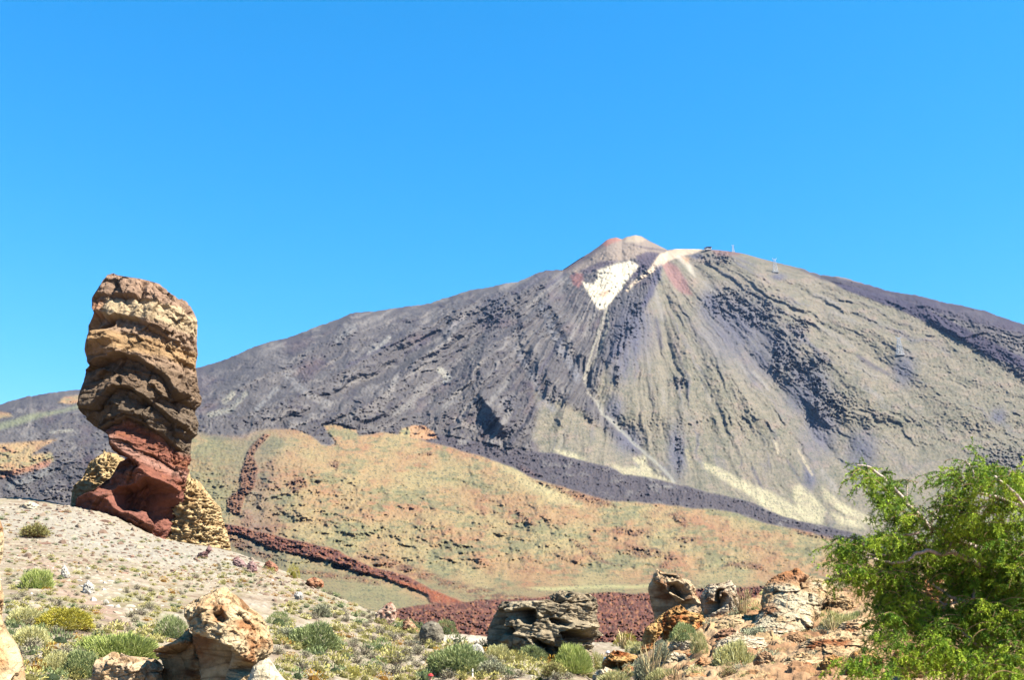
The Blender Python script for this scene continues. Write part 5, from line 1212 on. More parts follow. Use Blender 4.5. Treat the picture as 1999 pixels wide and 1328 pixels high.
# sparse tiny tufts higher up the scree
d7 = darts([(0,1000),(150,1004),(300,1056),(440,1084),(560,1124),(520,1150),(300,1130),(0,1100)], lambda u, v: 8 + RNG.uniform(0, 9), 5000, RNG)
p7 = cast(d7[:, 0], d7[:, 1]); g7 = ~np.isnan(p7[:, 0]) & (RNG.random(len(d7)) < .25 + .5 * sstep(1040, 1110, d7[:, 1] - .12 * d7[:, 0] + 20)); d7, p7 = d7[g7], p7[g7]
merged('slope_scrub', [(RNG.integers(4), p7[i], d7[i, 2] * p7[i, 1] / FPX * RNG.uniform(.35, .6), RNG.uniform(0, 6.28), 1) for i in range(len(d7))], PK[0][4][:2] + PK[1][4][:1] + PK[3][4][:1], [mat_plant], 'sparse tiny tufts on the scree below the tower')
# ---- plants one can tell apart: label, photo centre u, foot v, width px, height px, style, distance (None = on the ground there)
STY = {
 'bluegreen': lambda r, n: dome_shrub(r, H=1, n=n, bl=.13, bw=.034, lo=(64,76,42), hi=(158,170,106), upright=.55, tint=(186,192,132), lumps=22),
 'olive': lambda r, n: dome_shrub(r, H=1, n=n, bl=.11, bw=.036, lo=(104,98,32), hi=(190,176,62), lumps=26, tint=(206,196,96)),
 'feather': lambda r, n: dome_shrub(r, H=1, n=n, bl=.26, bw=.026, lo=(92,110,44), hi=(184,196,104), upright=1.0, tint=(206,210,130), lumps=24),
 'grey': lambda r, n: twig_shrub(r, H=1, n=n // 2, lo=(92,82,74), hi=(176,166,146), bw=.022, tipc=(186,186,146)),
 'yellow': lambda r, n: dome_shrub(r, H=1, n=n, bl=.18, bw=.034, lo=(110,102,56), hi=(216,208,134), upright=.8, tint=(230,224,164), lumps=20),
 'brown': lambda r, n: twig_shrub(r, H=1, n=n // 2, lo=(92,70,52), hi=(160,130,92), bw=.022, tipc=(150,144,84)),
 'grassy': lambda r, n: grass_tuft(r, n=n // 2, spread=.7, bw=.03),
}
NAMED = [
 ('round blue-green bush casting a black shadow, left of the big pitted boulder',330,1246,60,46,'bluegreen',None),
 ('wide dark grey-green bush, largest in the middle of the scrub',606,1272,98,60,'bluegreen',None),
 ('wide pale green bush above the rope post at the bottom edge',893,1318,112,58,'bluegreen',None),
 ('sprawling olive-yellow bush in the left scrub',118,1228,100,44,'olive',None),
 ('bright green feathery bush above the flat tan slab',220,1292,150,56,'feather',None),
 ('blue-green bush at the bottom left beside the flat tan slab',152,1322,84,52,'bluegreen',None),
 ('rounded pale bush left of the blue-green bush at the bottom',105,1316,60,44,'yellow',None),
 ('brown and green bush high on the left of the slope',62,1052,64,34,'brown',None),
 ('dusty grey-green bush below the high brown one at left',66,1150,62,42,'feather',None),
 ('pale yellow bush left of the sprawling olive bush',42,1222,60,36,'yellow',None),
 ('pale green bush at left between the olive bush and the feathery bush',52,1262,66,40,'yellow',None),
 ('lone round olive bush standing on the skyline of the slope',571,1130,26,30,'olive',None),
 ('green bush just behind the round grey boulder',870,1240,42,32,'bluegreen',None),
 ('small leafy green bush right of the big pitted boulder',541,1222,44,30,'bluegreen',None),
 ('dark twiggy bush right of the big pitted boulder',556,1250,50,26,'grey',None),
 ('grey twiggy bush on the slope above the wide dark bush',625,1206,44,28,'grey',None),
 ('grey twig bush at the bottom, in front of the wide pale green bush',960,1322,60,34,'grey',None),
 ('pale bush in front of the left end of the grey outcrop',972,1290,50,34,'yellow',None),
 ('green and yellow bush in front of the middle of the grey outcrop',1040,1292,54,32,'bluegreen',None),
 ('tall feathery bush in front of the right end of the grey outcrop',1118,1318,72,58,'feather',None),
 ('dry brown bush at the bottom below the grey outcrop',1080,1326,54,34,'brown',None),
 ('pale bush left of the cracked orange boulder',1160,1306,44,38,'yellow',None),
 ('golden ball-shaped cushion at the bottom edge right of the pale block',688,1332,30,24,'olive',None),
 # on the mound
 ('grey-green bush growing against the rounded orange boulder',1336,1252,54,40,'bluegreen',22.6),
 ('tall pale bush right of the smooth pale slab',1366,1276,34,46,'yellow',21.0),
 ('dark grey-green bush left of the smooth pale slab',1293,1290,36,44,'grey',20.6),
 ('pale spreading bush at the left edge of the mound beside dry stalks',1242,1276,42,26,'yellow',26.0),
 ('olive bush with tall dry stalks at the left edge of the mound',1222,1262,48,28,'olive',28.5),
 ('grey-green bush between the hollow tan boulder and the dry bush',1388,1226,50,36,'bluegreen',27.5),
 ('pale yellow bush right of the split pale boulder',1428,1194,64,30,'yellow',29.5),
 ('dark dry bush with straw stalks, tallest on the middle of the mound',1440,1232,58,46,'grey',26.0),
 ('small bright green sprig at the foot of the pale dome',1482,1218,26,16,'feather',26.2),
 ('grey dry bush with pale tips below the bright green sprig',1478,1262,80,40,'grey',22.5),
 ('large yellow-green bush on the lower mound',1440,1326,88,80,'yellow',18.2),
 ('grey bushy shrub right of the large yellow-green bush',1504,1326,74,58,'grey',18.4),
 ('small yellow-green bush above the grey bushy shrub',1522,1268,44,24,'yellow',22.0),
 ('flat yellow-green plant on top of the pale orange dome at its left',1517,1164,58,22,'yellow',29.6),
 ('leaning grass-like bush at the right foot of the pale dome',1598,1234,70,44,'yellow',24.0),
 ('wide grassy bush beside the tree at the right of the dome',1644,1236,72,44,'yellow',23.0),
 ('grey-green bush half behind the tree leaves',1678,1230,54,40,'bluegreen',23.5),
 ('brown twiggy bush behind the left twigs of the tree',1672,1180,58,30,'brown',30.0),
 ('pale twiggy bush at the bottom of the mound',1566,1330,80,40,'grey',17.5),
 ('low green bush at the bottom between pale rocks',1296,1336,62,34,'yellow',18.5),
 ('dark thin bush between pale rocks at the bottom of the mound',1256,1334,42,56,'grey',19.6),
 ('pale green bush under the tree at the bottom right',1700,1320,70,44,'yellow',15.6),
 ('small dry bush below the cracked orange boulder',1200,1336,60,28,'yellow',20.0),
 ('grey bush above the brown rock of the lower mound',1540,1240,50,30,'brown',25.0),
]
BUSHN = {'bluegreen': 'green_bush', 'olive': 'olive_bush', 'feather': 'feathery_bush', 'grey': 'dry_bush', 'yellow': 'yellow_bush', 'brown': 'brown_bush', 'grassy': 'grass_tuft'}
for k, (lb, u, vb, w, h, sty, Yd) in enumerate(NAMED):
    if Yd is None:
        p = cast([u], [min(vb, 1326)], 12)[0]
        if np.isnan(p[0]): p = P3(u, vb, 60.0)
        if vb > 1326:
            pass
    else:
        p = P3(u, vb, Yd)
    r = np.random.default_rng(700 + k)
    n = int(np.clip(w * h * 1.1, 500, 5200))
    V_, F_, c_ = STY[sty](r, n)
    rad_ = w / 2 * p[1] / FPX; hh = h * p[1] / FPX
    zt = V_[:, 2].max()
    V_ = V_ * [rad_, rad_ * .9, hh / zt]
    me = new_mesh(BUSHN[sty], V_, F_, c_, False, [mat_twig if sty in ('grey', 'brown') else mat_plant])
    o = link(BUSHN[sty], me, loc=(p[0], p[1] + rad_ * .3, p[2] - .02)); tag(o, lb, 'bush')
# straw stalks
STALK = [('bunch of straw stalks leaning over the dark dry bush on the mound',1452,1214,40,60,25.6),('row of pale stalks above the cracked orange boulder',1218,1268,44,34,28.0),('straw stalks in front of the grey-green bush at the pale slab',1272,1328,60,70,19.2),
 ('thin brown stalks below the dark dry bush',1424,1248,40,34,24.0),('tuft of dry stalks at the very bottom left of the reddish boulder',1318,1334,44,34,17.8),('straw tuft in front of the wide grassy bush',1624,1240,36,36,22.4),('straw tuft below the pale dome',1548,1256,24,28,23.5),
 ('tuft of dry stalks behind the split pale boulder',1462,1176,24,26,30.0)]
for k, (lb, u, vb, w, h, Yd) in enumerate(STALK):
    p = P3(u, vb, Yd); r = np.random.default_rng(790 + k); rad_ = w / 2 * Yd / FPX; hh = h * Yd / FPX
    V_, F_, c_ = grass_tuft(r, n=46, spread=.3, bw=.035)
    V_ = V_ * [rad_ * 2, rad_ * 2, hh]
    o = link('grass_tuft', new_mesh('grass_tuft', V_, F_, c_, False, [mat_twig]), loc=tuple(p)); tag(o, lb, 'dry grass')
# small unlabelled filler on the mound: one group
d5 = darts(MND, lambda u, v: 13 + RNG.uniform(0, 18), 3000, RNG)
p5 = cast(d5[:, 0], d5[:, 1], 8, 60); g5 = ~np.isnan(p5[:, 0])
pm = [new_mesh('mound_shrub', *(STY[s](np.random.default_rng(i), 420)), False, [mat_twig]) for i, s in enumerate(('grey', 'yellow', 'yellow', 'brown'))]
for p, d in zip(p5[g5], d5[g5]):
    if RNG.random() < .8:
        s = d[2] * p[1] / FPX * RNG.uniform(.5, .95)
        place(pm[RNG.integers(4)], 'mound_shrub', p, s, RNG.uniform(0, 6.28), RNG, .9, 'small dry scrubby shrub among stones ' + where_m(d[0], d[1]), 'shrub', 'small shrubs on the mound')

# ================================================================== FAR BUILDINGS: cable-car station and pylons on the shoulder
def far_at(u, v):
    j = int(np.argmin(np.abs(u_far - u))); i = int(np.argmin(np.abs(V[:, j] - v)))
    return PF[i, j]
def plain_mat(name, rgb, rough=.7, metal=0.0, noise=.12):
    m = bpy.data.materials.new(name); m.use_nodes = True
    n, l = m.node_tree.nodes, m.node_tree.links; b = n['Principled BSDF']
    b.inputs['Roughness'].default_value = rough; b.inputs['Metallic'].default_value = metal
    t = n.new('ShaderNodeTexNoise'); t.inputs['Scale'].default_value = 3.0
    tc = n.new('ShaderNodeTexCoord'); l.new(tc.outputs['Object'], t.inputs['Vector'])
    r = n.new('ShaderNodeMapRange'); r.inputs['To Min'].default_value = 1 - noise; r.inputs['To Max'].default_value = 1 + noise
    l.new(t.outputs['Fac'], r.inputs['Value'])
    x = n.new('ShaderNodeMix'); x.data_type = 'RGBA'; x.blend_type = 'MULTIPLY'; x.inputs['Factor'].default_value = 1
    x.inputs['A'].default_value = (*[q * .65 for q in rgb], 1); l.new(r.outputs['Result'], x.inputs['B']); l.new(x.outputs['Result'], b.inputs['Base Color'])
    return m
class MB:
    def __init__(s): s.V, s.F = [], []
    def box(s, c, d):
        n = len(s.V); x, y, z = c; a, b, h = d[0] / 2, d[1] / 2, d[2] / 2
        s.V += [(x + i * a, y + j * b, z + k * h) for k in (-1, 1) for j in (-1, 1) for i in (-1, 1)]
        s.F += [tuple(n + q for q in f) for f in ((0, 2, 3, 1), (4, 5, 7, 6), (0, 1, 5, 4), (2, 6, 7, 3), (0, 4, 6, 2), (1, 3, 7, 5))]
    def bar(s, a, b, r, r2=None, k=6):
        a, b = np.array(a, float), np.array(b, float); d = b - a; d /= np.linalg.norm(d) + 1e-9
        p = np.cross(d, (0, 0, 1) if abs(d[2]) < .9 else (1, 0, 0)); p /= np.linalg.norm(p); q = np.cross(d, p); n = len(s.V)
        for e, rr_ in ((a, r), (b, r if r2 is None else r2)):
            s.V += [tuple(e + rr_ * (math.cos(t_) * p + math.sin(t_) * q)) for t_ in np.linspace(0, 2 * np.pi, k, endpoint=False)]
        s.F += [(n + i, n + (i + 1) % k, n + k + (i + 1) % k, n + k + i) for i in range(k)]
        s.F += [tuple(n + i for i in range(k))[::-1], tuple(n + k + i for i in range(k))]
    def tube(s, pts, rad_, k=6):
        for a, b, ra, rb in zip(pts[:-1], pts[1:], rad_[:-1], rad_[1:]): s.bar(a, b, ra, rb, k)
    def build(s, name, mat, parent=None, smooth=False):
        me = bpy.data.meshes.new(name); me.from_pydata(s.V, [], s.F); me.materials.append(mat)
        if smooth: me.polygons.foreach_set('use_smooth', [True] * len(me.polygons))
        me.update(); return link(name, me, parent)
def empty(name, loc, label, cat, group=None):
    o = bpy.data.objects.new(name, None); col.objects.link(o); o.location = loc; return tag(o, label, cat, group)
m_conc = plain_mat('pale concrete', (.55, .54, .5)); m_darkw = plain_mat('dark glass and cladding', (.03, .035, .05), .35)
m_steel = plain_mat('painted steel', (.5, .55, .58), .5); m_roof = plain_mat('dark roofing', (.05, .045, .05), .8)
p = far_at(1382, 488.5)
s0 = empty('cable_car_station', (p[0], p[1] - 4, p[2] - 1), 'dark and white cable car station standing on the shoulder of the volcano', 'building')
m = MB(); m.box((0, 0, 2.5), (26, 14, 5)); m.box((-11, -1, 6.5), (9, 12, 4)); m.box((12.2, -1, 7), (2.2, 13, 9)); m.box((-1.5, -2, 8), (3, 10, 8)); m.build('wall', m_conc, s0)
m = MB(); m.box((4.5, -1.5, 9.5), (13, 11, 5.4)); m.build('machine_hall', m_darkw, s0)
m = MB(); m.box((3.5, -1.5, 13), (23, 14, 1.2)); m.box((-10.5, -1.5, 9.4), (12, 14, 1.2)); m.build('roof', m_roof, s0)
for x in (-12.5, -9): m = MB(); m.box((x, -7.1, 6.3), (2.4, .3, 2.4)); m.build('window', m_darkw, s0)
def pylon(u, vb, vt, label, arm=1.0):
    p = far_at(u, vb); k = p[1] / FPX; H = (vb - vt) * k * 1.02; w = H * .15
    o = empty('pylon', (p[0], p[1], p[2] - 1.5), label, 'pylon', None)
    for sx in (-1, 1):
        for sy in (-1, 1):
            m = MB(); m.bar((sx * w, sy * w, 0), (sx * w * .32, sy * w * .32, H * .9), .55, .4); m.build('leg', m_steel, o)
    m = MB()
    for i in range(6):
        z0, z1 = H * .9 * i / 6, H * .9 * (i + 1) / 6; a = w * (1 - .68 * i / 6); b = w * (1 - .68 * (i + 1) / 6)
        for sx, sy, tx, ty in ((-1, -1, 1, -1), (1, -1, 1, 1), (1, 1, -1, 1), (-1, 1, -1, -1)):
            m.bar((sx * a, sy * a, z0), (tx * b, ty * b, z1), .24, k=4); m.bar((tx * a, ty * a, z0), (sx * b, sy * b, z1), .24, k=4)
            m.bar((sx * b, sy * b, z1), (tx * b, ty * b, z1), .2, k=4)
    m.build('bracing', m_steel, o)
    m = MB(); m.box((0, 0, H * .93), (H * .30 * arm, 2.0, 1.3)); m.box((-H * .12 * arm, 0, H * .99), (2, 3, 2)); m.box((H * .12 * arm, 0, H * .99), (2, 3, 2)); m.build('crossarm', m_steel, o)
    m = MB(); m.box((0, 0, .5), (w * 2.6, w * 2.6, 2.4)); m.build('footing', m_conc, o)
    return o
pylon(1431, 491.5, 476, 'stout pale cable car pylon on the skyline right of the station')
pylon(1513, 531.5, 501, 'tall lattice pylon below the skyline, lower than the station')
pylon(1757, 693, 655, 'lone lattice pylon far down the right flank of the volcano')

# ================================================================== ROPE POSTS AND WALKERS
m_wood = plain_mat('weathered wood', (.62, .58, .5), .85); m_rope = plain_mat('rope', (.5, .44, .34), .9)
def ground_pt(u, v, y0=20):
    return cast([u], [v], y0)[0]
pp = ground_pt(922.5, 1325, 25); hgt = 13 * pp[1] / FPX
o = empty('rope_post', tuple(pp), 'thin pale post holding a rope beside the path at the bottom edge', 'post')
m = MB(); m.tube([(0, 0, -.3), (0, 0, hgt * .6), (0, 0, hgt * 1.1)], [.032, .03, .028], 8); m.build('post', m_wood, o, True)
m = MB(); m.bar((0, 0, hgt * 1.1), (0, 0, hgt * 1.1 + .03), .034, .02, 8); m.build('cap', m_wood, o, True)
q2 = ground_pt(872, 1326.5, 25)
if np.isnan(q2[0]): q2 = pp + (-1.2, -.5, 0)
a = pp + (0, 0, hgt * .95); b = q2 + (0, 0, .35); pts = [a + (b - a) * t_ - np.array((0, 0, .22 * math.sin(math.pi * t_))) for t_ in np.linspace(0, 1, 14)]
m = MB(); m.tube(pts, [.012] * 14, 6); r_ = m.build('rope', m_rope, None, True); tag(r_, 'sagging rope running left from the thin pale post', 'rope')
o = empty('rope_post', tuple(q2), 'thin pale post at the left end of the sagging rope', 'post')
m = MB(); m.tube([(0, 0, -.3), (0, 0, .38)], [.03, .028], 8); m.build('post', m_wood, o, True)

def walker(head_u, head_v, Y, label, cap, shirt, trousers, face=180):
    """adult, arms a little bent, standing; head top at the given pixel"""
    top = P3(head_u, head_v, Y); z0 = top[2] - 1.76
    skin = plain_mat('skin', (.45, .27, .19), .6, noise=.05)
    def skinned(name, J, E, mat, parent, lvl=2):
        me = bpy.data.meshes.new(name); me.from_pydata([j[0] for j in J], E, []); me.materials.append(mat); me.update()
        ob = link(name, me, parent); md = ob.modifiers.new('Skin', 'SKIN'); md.use_smooth_shade = True
        for i, j in enumerate(J):
            sv = me.skin_vertices[0].data[i]; rr_ = j[1] if isinstance(j[1], tuple) else (j[1], j[1]); sv.radius = rr_; sv.use_root = (i == 0)
        ss = ob.modifiers.new('Sub', 'SUBSURF'); ss.levels = lvl; ss.render_levels = lvl
        return ob
    J = [((0, 0, .95), (.15, .11)), ((0, 0, 1.15), (.13, .10)), ((0, -.01, 1.38), (.17, .11)), ((0, 0, 1.50), .06), ((0, -.015, 1.57), .062), ((0, -.02, 1.66), (.085, .10)), ((0, -.01, 1.72), (.06, .07)),
         ((.19, 0, 1.41), .055), ((.25, .02, 1.14), .042), ((.24, -.12, .93), .030), ((.235, -.16, .87), (.02, .038)),
         ((-.19, 0, 1.41), .055), ((-.25, .02, 1.14), .042), ((-.24, -.12, .93), .030), ((-.235, -.16, .87), (.02, .038)),
         ((.10, 0, .86), .085), ((.11, -.02, .50), .056), ((.11, .02, .09), .042), ((.12, -.14, .035), .035),
         ((-.10, 0, .86), .085), ((-.11, .02, .50), .056), ((-.11, .06, .09), .042), ((-.12, -.10, .035), .035)]
    E = [(0, 1), (1, 2), (2, 3), (3, 4), (4, 5), (5, 6), (2, 7), (7, 8), (8, 9), (9, 10), (2, 11), (11, 12), (12, 13), (13, 14), (0, 15), (15, 16), (16, 17), (17, 18), (0, 19), (19, 20), (20, 21), (21, 22)]
    for s_, wrist in ((1, 10), (-1, 14)):
        for f_ in range(4):
            n = len(J); y = -.16 - .03 + .02 * f_; ln = (.035, .042, .04, .032)[f_]
            J += [((s_ * .235, y, .84), .009), ((s_ * .228, y - .01, .84 - ln), .008), ((s_ * .215, y - .012, .84 - 2 * ln), .007)]
            E += [(wrist, n), (n, n + 1), (n + 1, n + 2)]
        n = len(J); J += [((s_ * .21, -.20, .88), .010), ((s_ * .20, -.22, .845), .009)]; E += [(wrist, n), (n, n + 1)]
    o = skinned('person', J, E, skin, None)
    o.location = (top[0], top[1], z0); o.rotation_euler = (0, 0, rad(face))
    tag(o, label, 'person')
    sh = skinned('shirt', [((0, 0, .98), (.17, .13)), ((0, 0, 1.15), (.155, .125)), ((0, -.01, 1.38), (.19, .13)), ((0, 0, 1.47), .085), ((.19, 0, 1.41), .075), ((.235, .01, 1.22), .062), ((-.19, 0, 1.41), .075), ((-.235, .01, 1.22), .062)],
                 [(0, 1), (1, 2), (2, 3), (2, 4), (4, 5), (2, 6), (6, 7)], plain_mat('shirt cloth', shirt, .9), o)
    skinned('trousers', [((0, 0, .96), (.165, .125)), ((.10, 0, .84), .10), ((.11, -.02, .50), .072), ((.11, .02, .12), .06), ((-.10, 0, .84), .10), ((-.11, .02, .50), .072), ((-.11, .06, .12), .06)],
            [(0, 1), (1, 2), (2, 3), (0, 4), (4, 5), (5, 6)], plain_mat('trouser cloth', trousers, .9), o)
    m = MB()
    for i in range(7):
        e0, e1 = i / 7 * 1.5, (i + 1) / 7 * 1.5
        m.bar((0, -.015, 1.68 + .10 * math.sin(e0)), (0, -.015, 1.68 + .10 * math.sin(e1)), .112 * math.cos(e0), .112 * math.cos(e1), 14)
    m.box((0, -.15, 1.69), (.15, .14, .012)); m.build('cap', plain_mat('cap cloth', cap, .85), o, True)
    m = MB(); m.bar((0, -.10, 1.645), (0, -.135, 1.625), .014, .018, 8); m.build('nose', skin, o, True)
    for s_ in (-1, 1):
        m = MB(); m.bar((s_ * .035, -.108, 1.662), (s_ * .035, -.115, 1.662), .014, .012, 8); m.build('eye', m_darkw, o, True)
        m = MB(); m.bar((s_ * .088, 0, 1.65), (s_ * .102, 0.01, 1.65), .028, .02, 8); m.build('ear', skin, o, True)
    m = MB(); m.box((0, -.112, 1.595), (.045, .01, .008)); m.build('mouth', plain_mat('lips', (.35, .12, .1)), o)
    return o
pr = P3(840, 1316, 44.0)
walker(840, 1316.5, 44.0, 'person in a red cap and red shirt walking below the path, only the head showing', (.55, .03, .03), (.5, .05, .05), (.08, .1, .16), 25)
walker(1187, 1272, 55.5, 'person in a white and blue cap beyond the cracked orange boulder', (.75, .78, .8), (.12, .35, .6), (.1, .1, .12), 200)

# ================================================================== JUNIPER TREE close by on the right
rt = np.random.default_rng(77)
m_bark = plain_mat('pale peeling bark', (.52, .40, .31), .85, noise=.3)
m_leaf = plant_mat('juniper leaves', var=.0, trans=.18)
tree = bpy.data.objects.new('juniper_tree', None); col.objects.link(tree)
base_xy = (3.75, 5.9); tree.location = (base_xy[0], base_xy[1], float(gz(*base_xy)) - .05)
tag(tree, 'bright green juniper tree with drooping sprays at the right edge', 'tree')
T0 = np.array(tree.location)
def pt(u, v, Y): return P3(u, v, Y) - T0
def limb(name, knots, r0, r1, wob=.012):
    k = np.array([pt(*q) for q in knots]); n = 8 * (len(k) - 1) + 1
    tt_ = np.linspace(0, len(k) - 1, n); c_ = np.stack([np.interp(tt_, np.arange(len(k)), k[:, i]) for i in range(3)], -1)
    for i in range(3): c_[:, i] = smooth1(c_[:, i], 5)
    c_[0], c_[-1] = k[0], k[-1]
    c_ += wob * np.stack([fbm(tt_ * 2.3, 7.7 * i, 1.3, octv=3, seed=len(c_) + i) for i in range(3)], -1) * np.clip(tt_, 0, 1)[:, None]
    m = MB(); m.tube([tuple(x) for x in c_], list(np.linspace(r0, r1, n)), 8); return m.build(name, m_bark, tree, True), c_
limb('trunk', [(2257, 1420, 5.9), (2240, 1330, 5.85), (2200, 1220, 5.75), (2190, 1120, 5.7), (2150, 1000, 5.6)], .13, .05, .03)
m = MB(); m.tube([(0, 0, -.2), tuple(pt(2250, 1500, 5.9)), tuple(pt(2257, 1420, 5.9))], [.20, .16, .13], 12); m.build('root_flare', m_bark, tree, True)
LIMBS = [([(2210, 1230, 5.7), (2080, 1190, 5.6), (1980, 1140, 5.5), (1902, 1100, 5.4), (1862, 1078, 5.35)], .030, .013),
 ([(1862, 1078, 5.35), (1835, 1083, 5.3), (1811, 1075, 5.25), (1788, 1080, 5.2), (1772, 1096, 5.2)], .012, .006),
 ([(1850, 1080, 5.33), (1838, 1062, 5.3), (1828, 1050, 5.3)], .008, .004), ([(1852, 1079, 5.33), (1856, 1062, 5.3), (1866, 1052, 5.3), (1890, 1050, 5.25)], .008, .004),
 ([(2140, 1080, 5.6), (2000, 1090, 5.5), (1900, 1070, 5.45), (1832, 1030, 5.4), (1811, 1033, 5.4), (1793, 1004, 5.35), (1775, 990, 5.3), (1747, 955, 5.3), (1716, 927, 5.3), (1698, 913, 5.3), (1672, 909, 5.3)], .022, .004),
 ([(1775, 990, 5.3), (1768, 968, 5.3), (1772, 945, 5.3)], .005, .002), ([(1811, 1033, 5.4), (1830, 1000, 5.4), (1838, 985, 5.4)], .010, .006),
 ([(1834, 1030, 5.35), (1836, 1000, 5.35), (1848, 975, 5.35)], .008, .005), ([(1796, 1040, 5.3), (1770, 1046, 5.28), (1740, 1042, 5.25)], .006, .004),
 ([(2170, 1060, 5.5), (2060, 1010, 5.35), (1999, 990, 5.2), (1955, 976, 5.1), (1909, 961, 5.05)], .020, .008), ([(2160, 1060, 5.4), (2010, 1000, 5.1), (1975, 960, 5.05), (1941, 930, 5.0)], .016, .007),
 ([(1955, 984, 5.1), (1930, 985, 5.1), (1912, 993, 5.1)], .006, .004), ([(1914, 960, 5.05), (1900, 930, 5.05), (1893, 908, 5.05), (1885, 900, 5.05), (1876, 905, 5.05)], .006, .002),
 ([(2200, 1340, 5.8), (2060, 1320, 5.6), (1948, 1286, 5.4), (1895, 1251, 5.35), (1869, 1226, 5.35)], .013, .005), ([(2160, 1240, 5.6), (1990, 1200, 5.5), (1878, 1174, 5.4), (1845, 1160, 5.4), (1810, 1134, 5.4)], .014, .005),
 ([(1878, 1174, 5.4), (1850, 1182, 5.4), (1825, 1172, 5.4)], .006, .003), ([(1900, 1170, 5.4), (1905, 1140, 5.4), (1903, 1120, 5.4)], .010, .006), ([(1728, 1085, 5.2), (1710, 1082, 5.2), (1690, 1084, 5.2)], .005, .003),
 ([(1772, 1096, 5.2), (1740, 1100, 5.2), (1690, 1088, 5.2), (1655, 1085, 5.2)], .007, .003)]
for kn, r0, r1 in LIMBS: limb('branch', kn, r0, r1)
BL = [(1688,922,24,12,5.3,.9),(1716,944,30,22,5.3,1),(1742,972,30,30,5.3,1),(1768,1000,30,28,5.3,1),(1790,1022,26,20,5.3,.8),(1772,940,16,10,5.3,.5),
 (1650,1088,18,22,5.2,.8),(1668,1078,34,22,5.2,1),(1690,1108,42,34,5.2,1),(1664,1130,20,22,5.2,.9),(1722,1062,32,22,5.25,.9),(1758,1052,36,26,5.3,1),(1700,1062,20,14,5.2,.7),
 (1738,1106,40,32,5.25,1),(1752,1150,48,40,5.3,1),(1782,1190,42,46,5.3,1),(1740,1225,34,30,5.2,.9),(1800,1070,28,20,5.4,.6),
 (1848,948,26,14,5.1,.8),(1880,945,34,22,5.1,1),(1905,922,24,20,5.05,.9),(1896,906,12,8,5.05,.5),(1930,938,34,24,5.1,1),(1962,948,34,24,5.1,1),(1990,978,28,36,5.2,1),(1868,985,32,28,5.2,1),(1908,998,38,30,5.15,1),(1960,1015,42,36,5.2,1),
 (1880,1035,36,28,5.3,1),(1848,1058,26,22,5.35,.7),(1932,1066,54,38,5.3,1.1),(1985,1076,38,52,5.3,1.1),(1880,1118,42,34,5.5,1),(1932,1140,56,52,5.5,1.2),(1990,1160,46,62,5.4,1.2),
 (1848,1196,30,30,5.4,.7),(1910,1216,56,44,5.4,1.1),(1972,1236,56,54,5.3,1.2),(1760,1262,36,22,5.1,.5),(1822,1232,34,30,5.2,.7),(1690,1296,44,16,5.0,.9),(1735,1316,44,16,5.0,.8),(1792,1296,40,30,5.2,.8),(1862,1288,54,36,5.2,1),
 (1942,1308,56,32,5.2,1.1),(1992,1300,40,40,5.1,1.1),(1830,1020,20,16,5.4,.6),(1820,1250,26,60,5.5,.5),(1770,1120,30,20,5.5,.6),
 (1900,1090,70,60,5.75,1.2),(1960,1180,60,70,5.75,1.2),(1780,1090,50,40,5.6,.7),(1770,1180,40,50,5.6,.8),(1900,1260,60,60,5.7,.9)]
for k in range(24): BL.append((rt.uniform(2030, 2330), rt.uniform(940, 1400), rt.uniform(50, 80), rt.uniform(40, 70), rt.uniform(5.2, 6.3), 1.0))
Vs_, Cs_ = [], []
hi_c, mid_c, lo_c = np.array([.33, .42, .03]), np.array([.09, .19, .016]), np.array([.02, .05, .008])
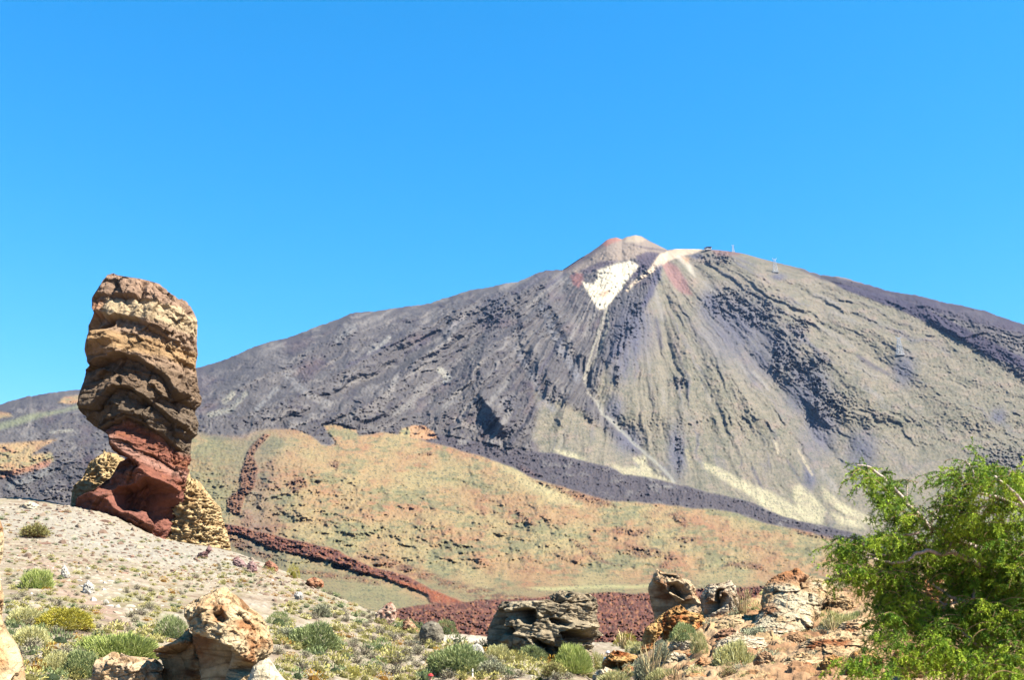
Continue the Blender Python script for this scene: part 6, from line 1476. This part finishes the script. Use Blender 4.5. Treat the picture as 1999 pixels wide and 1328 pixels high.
for (u, v, ru, rv_, Y, dn) in BL:
    ns = int(ru * rv_ / 68 * dn * (2.2 if Y > 5.45 else 1)) + 1
    for _ in range(ns):          # one arching frond, hung with short twigs
        a_, r_ = rt.uniform(0, 6.28), math.sqrt(rt.random())
        su, sv = u + ru * r_ * math.cos(a_), v + rv_ * r_ * math.sin(a_) - 6
        s_ = pt(su, sv, Y + rt.normal() * .09)
        L = rt.uniform(.09, .17); n = 12
        d0 = np.array([rt.normal() * .5 - .55, rt.normal() * .45, rt.uniform(.05, .75)]); d0 /= np.linalg.norm(d0)
        tt_ = np.linspace(-.35, 1, n)[:, None]
        path = s_ + d0 * L * tt_ + np.array([0, 0, -1]) * L * np.maximum(tt_, 0) ** 2 * rt.uniform(.35, .95)
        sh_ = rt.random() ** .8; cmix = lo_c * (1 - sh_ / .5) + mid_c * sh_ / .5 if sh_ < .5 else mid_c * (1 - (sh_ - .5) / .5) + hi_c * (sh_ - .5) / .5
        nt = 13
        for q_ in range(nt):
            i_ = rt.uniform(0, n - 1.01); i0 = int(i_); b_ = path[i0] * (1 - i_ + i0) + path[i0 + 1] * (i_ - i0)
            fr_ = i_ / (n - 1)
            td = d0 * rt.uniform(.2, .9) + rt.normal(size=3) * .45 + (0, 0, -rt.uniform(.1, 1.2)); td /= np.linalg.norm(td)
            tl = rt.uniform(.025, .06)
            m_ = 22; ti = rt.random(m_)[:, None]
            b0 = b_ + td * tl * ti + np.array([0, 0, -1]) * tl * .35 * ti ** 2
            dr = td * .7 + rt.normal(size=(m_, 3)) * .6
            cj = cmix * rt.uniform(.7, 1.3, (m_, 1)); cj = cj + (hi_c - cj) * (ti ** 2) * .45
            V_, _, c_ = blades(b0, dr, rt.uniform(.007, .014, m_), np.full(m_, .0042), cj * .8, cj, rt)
            Vs_.append(V_); Cs_.append(c_)
        w_ = .0014; st_ = np.concatenate([np.stack([path[i] + (0, 0, w_), path[i] - (0, 0, w_), path[i + 1] - (0, 0, w_), path[i + 1] + (0, 0, w_)]) for i in range(n - 1)])
        Vs_.append(st_); Cs_.append(np.tile([.26, .16, .08], (len(st_), 1)))
VV_ = np.concatenate(Vs_); CC_ = np.concatenate(Cs_)
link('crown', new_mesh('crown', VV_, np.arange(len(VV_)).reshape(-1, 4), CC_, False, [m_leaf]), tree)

# ================================================================== AIR
hb = MB(); x0, x1, y0, y1, z0_, z1_ = -6100, 6100, -6100, 6100, -42, 1800
hb.box(((x0 + x1) / 2, (y0 + y1) / 2, (z0_ + z1_) / 2), (x1 - x0, y1 - y0, z1_ - z0_))
hm = bpy.data.materials.new('thin blue air'); hm.use_nodes = True
hn, hl = hm.node_tree.nodes, hm.node_tree.links; hn.clear()
ho = hn.new('ShaderNodeOutputMaterial'); hv = hn.new('ShaderNodeVolumePrincipled')
hv.inputs['Density'].default_value = 1.0e-5; hv.inputs['Color'].default_value = (.30, .55, 1.0, 1); hv.inputs['Anisotropy'].default_value = 0.0
hl.new(hv.outputs['Volume'], ho.inputs['Volume'])
hz_ = hb.build('haze', hm); tag(hz_, kind='stuff')
